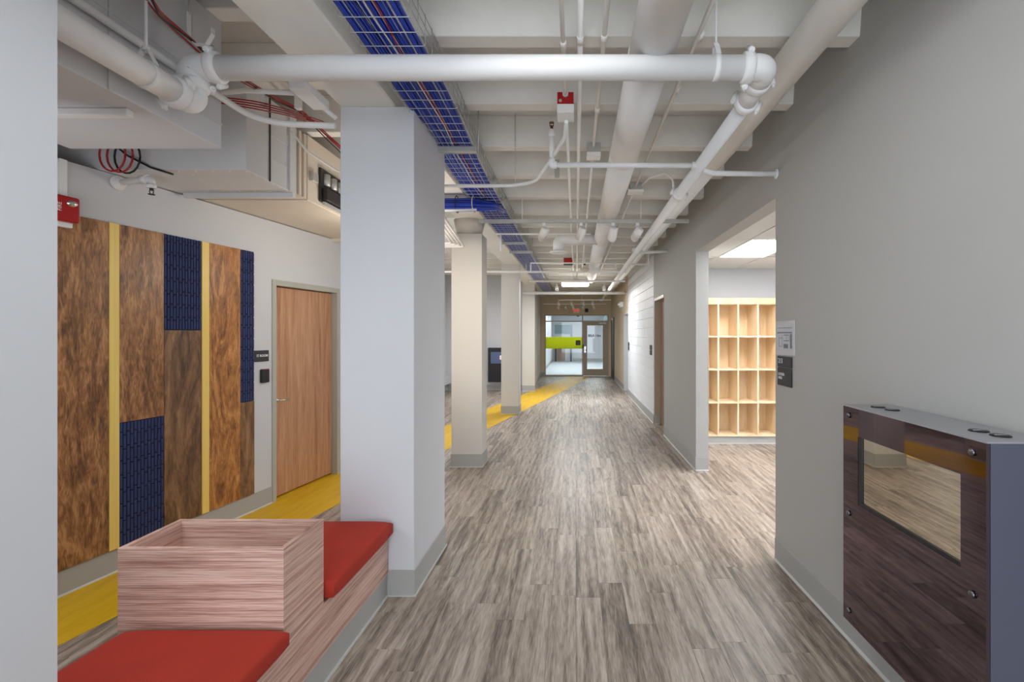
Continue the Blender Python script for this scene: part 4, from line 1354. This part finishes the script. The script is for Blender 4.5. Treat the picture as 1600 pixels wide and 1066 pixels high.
TYS = [TY0 + 0.4 * j for j in range(int((TY1 - TY0) / 0.4) + 1)]
for x_ in [TX0 + (TX1 - TX0) * i / 5 for i in range(6)]:
    MB().tube([(x_ + drift(y_), y_, TZ0) for y_ in TYS], 0.0022, 6).build('long_wire', 'wire', tray)
for x_ in (TX0, TX1):
    for z_ in (TZ0 + 0.048, TZ0 + 0.097, TZ1):
        MB().tube([(x_ + drift(y_), y_, z_) for y_ in TYS], 0.0026, 6).build('long_wire', 'wire', tray)
cw = MB().tube(fillet([(TX0 - 0.004, 0, TZ1 + 0.003), (TX0 - 0.004, 0, TZ0 - 0.005), (TX1 + 0.004, 0, TZ0 - 0.005), (TX1 + 0.004, 0, TZ1 + 0.003)], 0.012, 2), 0.0022, 6)
cwm = cw.mesh('cross_wire', (ORIG[tray.name][0], 0, ORIG[tray.name][2]))
cwm.materials.append(M['wire'])
yy = TY0 + 0.05
while yy < TY1:
    o = bpy.data.objects.new('cross_wire', cwm)
    o.parent = tray
    o.location = (drift(yy), yy - ORIG[tray.name][1], 0)
    COL.objects.link(o)
    yy += 0.108
random.seed(5)
# blue data cables lying in the tray, each a thing of one kind
ncab = 26
bundle = thing('cable_bundle', (-0.9, 5, 3.06), 'thick layer of blue data cables lying in the wire tray', 'cables')
for i in range(ncab):
    x_ = TX0 + 0.012 + (TX1 - 0.03 - TX0) * i / (ncab - 1)
    lay = [(x_ + drift(TY0 + 0.6 * j) + random.uniform(-0.004, 0.004), TY0 + 0.6 * j, TZ0 + 0.0085 + random.uniform(0, 0.004) + (0.006 if i % 3 == 0 else 0)) for j in range(28) if TY0 + 0.6 * j < TY1]
    MB().tube(lay, 0.0052, 6).build('cable', 'blue_cable' if i % 4 else 'blue_cable_dark', bundle)
for i in range(13):
    x_ = TX0 + 0.015 + (TX1 - 0.05 - TX0) * i / 12
    lay = [(x_ + drift(TY0 + 0.6 * j) + random.uniform(-0.008, 0.008), TY0 + 0.6 * j, TZ0 + 0.024) for j in range(28) if TY0 + 0.6 * j < TY1]
    MB().tube(lay, 0.0075, 5).build('cable', 'blue_cable_dark', bundle)
def wander(x0, z0, amp, label, mt, r=0.0042, ya=1.0, yb=6.2, name='cable'):
    pts = []
    y_ = ya
    while y_ < yb:
        pts.append((x0 + drift(y_) + random.uniform(-amp, amp), y_, z0 + random.uniform(-0.001, 0.001)))
        y_ += 0.28
    return tag(MB().tube(fillet(pts, 0.2, 3), r, 6).build(name, mt), label, 'cable')


wander(-0.86, TZ0 - 0.001, 0.012, 'loose red cable straying along the bottom of the blue cables', 'red_cable', yb=5.0)
wander(-0.885, TZ0 - 0.001, 0.012, 'loose white cable next to the red one under the blue cables', 'white_cable', yb=5.0)
# trapeze supports
for i, (yy, lb) in enumerate(((3.60, 'steel trapeze bar under the cable tray beside the broad column'), (7.3, 'steel trapeze bar under the tray past the second column'),
                              (8.1, 'steel trapeze bar under the tray halfway to the third column'), (12.6, 'steel trapeze bar under the tray past the third column'))):
    t = thing('tray_support', (-0.9, yy, 3.02), lb, 'tray support', 'tray trapeze supports')
    MB().profile([(-0.0205, -0.02), (0.0205, -0.02), (0.0205, 0.02), (-0.0205, 0.02)], (TX0 - 0.07, yy, TZ0 - 0.03), (TX1 - 0.005, yy, TZ0 - 0.03)).build('strut', 'galv', t, 0.003)
    for x_ in (TX1 + 0.008,):
        MB().tube([(x_, yy, TZ0 - 0.05), (x_, yy, SLAB - 0.10)], 0.005, 6).build('rod', 'galv', t)
# blue bundle turning out of the tray towards the left bay over the second column
random.seed(3)
bd = thing('cable_bundle', (-1.5, 5.0, 2.98), 'blue cable bundle leaving the tray to the left behind the broad column', 'cables')
for i in range(22):
    dz, dy = random.uniform(-0.05, 0.05), random.uniform(-0.07, 0.07)
    pts = [(-0.80 - random.uniform(0, 0.05), 5.5 + dy, TZ0 - 0.004 + dz * 0.1), (-0.86, 5.18 + dy, 3.02 + dz * 0.4), (-1.05, 4.98 + dy, 2.985 + dz), (-1.5, 4.96 + dy, 2.975 + dz), (-2.15, 4.96 + dy, 2.985 + dz)]
    MB().tube(fillet(pts, 0.15, 4), 0.013, 6).build('cable', 'blue_cable' if i % 3 else 'blue_cable_dark', bd)
for i, y_ in enumerate((4.86, 4.88)):
    p = MB()
    c0 = Vector((-1.22 - 0.16 * i * 0 + (0.17 if i else 0), 4.96, 2.98))
    ring = [c0 + Vector((0, 0.085 * math.cos(a), 0.085 * math.sin(a))) for a in [2 * math.pi * j / 16 for j in range(17)]]
    p.tube(ring, 0.005, 6).build('cable_tie', 'white_cable' if i else 'black_cable', bd)
tag(MB().tube([(-1.6, 4.86, 2.885), (-1.0, 4.86, 2.90)], 0.012, 10).build('support_bar', 'pipe'), 'white bar carrying the blue bundle behind the broad column', 'bar')

# ------------------------------------------------------------------ rectangular ducts in the left bay
da = thing('duct', (-2.37, 2.0, 2.67), 'large rectangular painted duct box in front, under the left bay joists', 'duct', 'rectangular ducts')
AX0, AX1, AY1, AZ0, AZ1 = -2.79, -1.957, 2.67, 2.672, 3.370
MB().box(AX0, AX1, 1.354, AY1, AZ0, AZ1).build('casing', 'duct', da, 0.003)
for z_ in (2.80, 3.0):
    MB().box(AX1, AX1 + 0.004, 1.354, AY1, z_, z_ + 0.012).build('seam', 'duct', da)
MB().box(AX1, AX1 + 0.006, 2.02, 2.035, AZ0, AZ1).build('seam', 'duct', da)
tag(MB().profile([(-0.02, -0.016), (0.02, -0.016), (0.02, 0.016), (-0.02, 0.016)], (AX0 - 0.05, 2.2, AZ0 - 0.017), (AX1 - 0.07, 2.2, AZ0 - 0.017)).build('duct_strut', 'pipe', None, 0.003),
    'white strut bar under the front duct box', 'strut')
db = thing('duct', (-2.9, 3.5, 2.755), 'rectangular painted duct with screwed flange resting over the left wall top', 'duct', 'rectangular ducts')
BX, BY0, BY1, BZ0, BZ1 = -2.222, 3.257, 3.80, 2.757, 3.36
MB().box(-4.3, BX, BY0, BY1, BZ0, BZ1).build('casing', 'duct', db, 0.003)
MB().box(BX, BX + 0.006, 3.50, 3.512, BZ0, BZ1).build('seam', 'dark_metal', db)
for z_ in (2.93, 3.10):
    MB().box(BX, BX + 0.004, BY0 + 0.25, BY1, z_, z_ + 0.01).build('seam', 'duct', db)
MB().box(-3.08, BX + 0.002, BY1 - 0.01, BY1 + 0.025, BZ0 - 0.035, BZ0).build('flange', 'duct', db)
MB().box(BX, BX + 0.012, BY1 - 0.06, BY1 + 0.02, BZ0, BZ1).build('flange', 'duct', db)
scr = [(-2.25 - 0.12 * i, BY1 - 0.05) for i in range(6)] + [(-2.24, BY0 + 0.09 * i + 0.04) for i in range(6)] + [(-2.24 - 0.115 * i, BY0 + 0.03) for i in range(5)] + [(-2.66 - 0.03 * i, BY0 + 0.1 + 0.1 * i) for i in range(4)]
for (x_, y_) in scr:
    MB().ball((x_, y_, BZ0 - 0.001), 0.006, 8, 4, (1, 1, 0.6)).build('screw', 'white_print', db)
fc = thing('air_handler', (-2.9, 5.0, 2.755), 'cream air handler unit with an open control box above the oak door', 'air handler')
MB().box(-4.3, BX, 4.0, 6.2, 2.758, 3.30).build('casing', 'duct_warm', fc, 0.004)
for i in range(5):
    MB().box(-4.2, BX + (0.012 if i % 2 else -0.004), 3.828 + 0.034 * i, 3.86 + 0.034 * i, 2.765, 3.28).build('flexible_collar', 'duct_warm', fc)
MB().box(BX, BX + 0.02, 4.17, 4.72, 2.80, 3.09).build('control_box', 'dark_metal', fc, 0.004)
MB().box(BX + 0.02, BX + 0.06, 4.20, 4.68, 2.815, 2.92).build('cover', 'dark_metal', fc, 0.004)
MB().box(BX + 0.02, BX + 0.04, 4.20, 4.68, 2.775, 2.80).build('wire_duct', 'galv', fc)
for i in range(3):
    MB().tube([(BX + 0.02, 4.26 + 0.12 * i, 2.95), (BX + 0.02, 4.26 + 0.12 * i, 3.05)], 0.035, 12).build('relay', 'galv', fc)
MB().box(BX, BX + 0.03, 4.03, 4.12, 2.93, 3.01).build('knockout_box', 'galv', fc, 0.003)
MB().box(-3.0, BX - 0.1, 5.6, 5.64, 2.72, 2.757).build('hanger_strut', 'duct_warm', fc)

# red and black fire alarm cables on hooks
random.seed(21)


def hook(c, label):
    c = Vector(c)
    t = thing('cable_hook', tuple(c), label, 'cable hook', 'white cable hooks')
    pts = [c + Vector((-0.06, 0, 0.14)), c + Vector((-0.06, 0, 0.03)), c + Vector((-0.03, 0, -0.02)), c + Vector((0.03, 0, -0.02)), c + Vector((0.06, 0, 0.03)), c + Vector((0.06, 0, 0.06))]
    mb = MB()
    for a, b_ in zip(pts, pts[1:]):
        mb.profile([(-0.012, -0.002), (0.012, -0.002), (0.012, 0.002), (-0.012, 0.002)], a, b_, up=((b_ - a).normalized().cross(Vector((0, 1, 0)))), side=(0, 1, 0))
    mb.build('hook', 'pipe', t)
    MB().tube([c + Vector((-0.06, 0, 0.13)), (c.x - 0.06, c.y, 3.40)], 0.004, 6).build('rod', 'galv', t)
    return t


for i in range(4):
    o_ = random.uniform(-0.015, 0.015)
    pts = [at(228 + i * 3, -10 + i * 3, 2.05), at(250, 20 + i * 2, 2.2), at(296 + i * 2, 62 + i, 2.42), at(330, 93, 2.55), at(392, 132, 2.75), at(432, 152 + i * 2, 3.3), at(470, 172 + i, 3.7), at(505, 203 + i * 3, 3.9), at(534, 228 + i * 4, 4.0)]
    tag(MB().tube(fillet([p + Vector((o_, 0, o_)) for p in pts], 0.2, 4), 0.0042, 6).build('cable', ('red_cable', 'red_cable', 'red_cable', 'black_cable')[i]),
        ['topmost red cable', 'second red cable', 'lower red cable', 'thin black cable'][i] + ' sagging over the white hook behind the cross pipe', 'cable')
for i in range(4):
    pts = [at(345, 152 + 3 * i, 2.9), at(400, 158 + 4 * i, 3.0), at(452, 172 + 3 * i, 3.3), at(505, 190 + 3 * i, 3.9)]
    tag(MB().tube(fillet(pts, 0.2, 4), 0.0042, 6).build('cable', 'red_cable'), ['topmost', 'second', 'third', 'lowest'][i] + ' of the loose red cables running through the flat bracket', 'cable')
hook(at(300, 62, 2.42) + Vector((0.045, 0, -0.005)), 'curved white cable hook carrying red cables left of the cross pipe elbow')
for i, (p, lb) in enumerate(((at(412, 160, 3.1), 'flat white cable bracket nearer the duct'), (at(466, 160, 3.4), 'flat white cable bracket nearer the broad column'))):
    tag(MB().box(p.x - 0.02, p.x + 0.02, p.y - 0.02, p.y + 0.02, p.z - 0.05, 3.37 if False else p.z + 0.06).build('cable_bracket', 'pipe', None, 0.004), lb, 'cable bracket')
# grey conduit body beside the column head
t = thing('junction_box', tuple(at(510, 145, 2.95)), 'white open conduit box under the beam beside the broad column', 'junction box')
MB().box(-1.62, -1.52, 2.72, 2.98, 3.03, 3.085).build('body', 'pipe', t, 0.004)
MB().tube([(-1.58, 2.96, 3.06), (-1.50, 3.03, 3.00)], 0.014, 10).build('connector', 'pipe', t)
conduit([(-2.3, 2.9, 3.08), (-1.95, 2.86, 3.09), (-1.66, 2.85, 3.07)], 0.014, 'white conduit entering the open box below the cross pipe', 'pipe', fr=0.2)
# looped red and black wires above the left wall
random.seed(9)
for i in range(3):
    c = Vector((-3.02 + 0.03 * i, 3.15, 2.82))
    ring = [c + Vector((0.085 * math.cos(a) , 0.02 * i, 0.11 * math.sin(a))) for a in [2 * math.pi * j / 18 for j in range(19)]]
    tag(MB().tube(ring, 0.006, 6).build('cable', 'red_cable' if i < 2 else 'black_cable'), ['front red cable loop', 'second red cable loop', 'black cable loop'][i] + ' hanging above the left wall beside the duct', 'cable')
tag(MB().tube(fillet([(-3.05, 3.2, 2.9), (-2.99, 3.22, 2.84), (-2.86, 3.25, 2.77), (-2.70, 3.24, 2.72)], 0.1), 0.007, 6).build('cable', 'black_cable'), 'black cable drooping along the left wall top to the duct', 'cable')
conduit([(-2.1, 3.95, 3.2), (-1.95, 4.05, 3.0), (-1.8, 4.4, 2.99), (-1.9, 4.6, 3.0), (-2.18, 4.1, 2.76)] if False else [(-2.12, 3.6, 3.16), (-2.06, 3.7, 3.05), (-1.95, 3.95, 2.98), (-1.80, 4.0, 2.96), (-1.62, 4.1, 2.80)], 0.009, 'thin cream flexible tube sagging beside the duct end', fr=0.1)

# lamp of the far hall, under the tube fixture
area('lamp_mid_hall', (0.0, 12.2, 2.84), (0, 0, 0), 0.7, 0.25, 80, DAY)
spot('spot_lamp', (-0.53, 13.15, 2.86), (-0.6, 9.0, 0.0), 45, WARM, 120, 0.8)
spot('spot_lamp', (0.77, 13.15, 2.86), (0.5, 9.0, 0.0), 45, WARM, 120, 0.8)
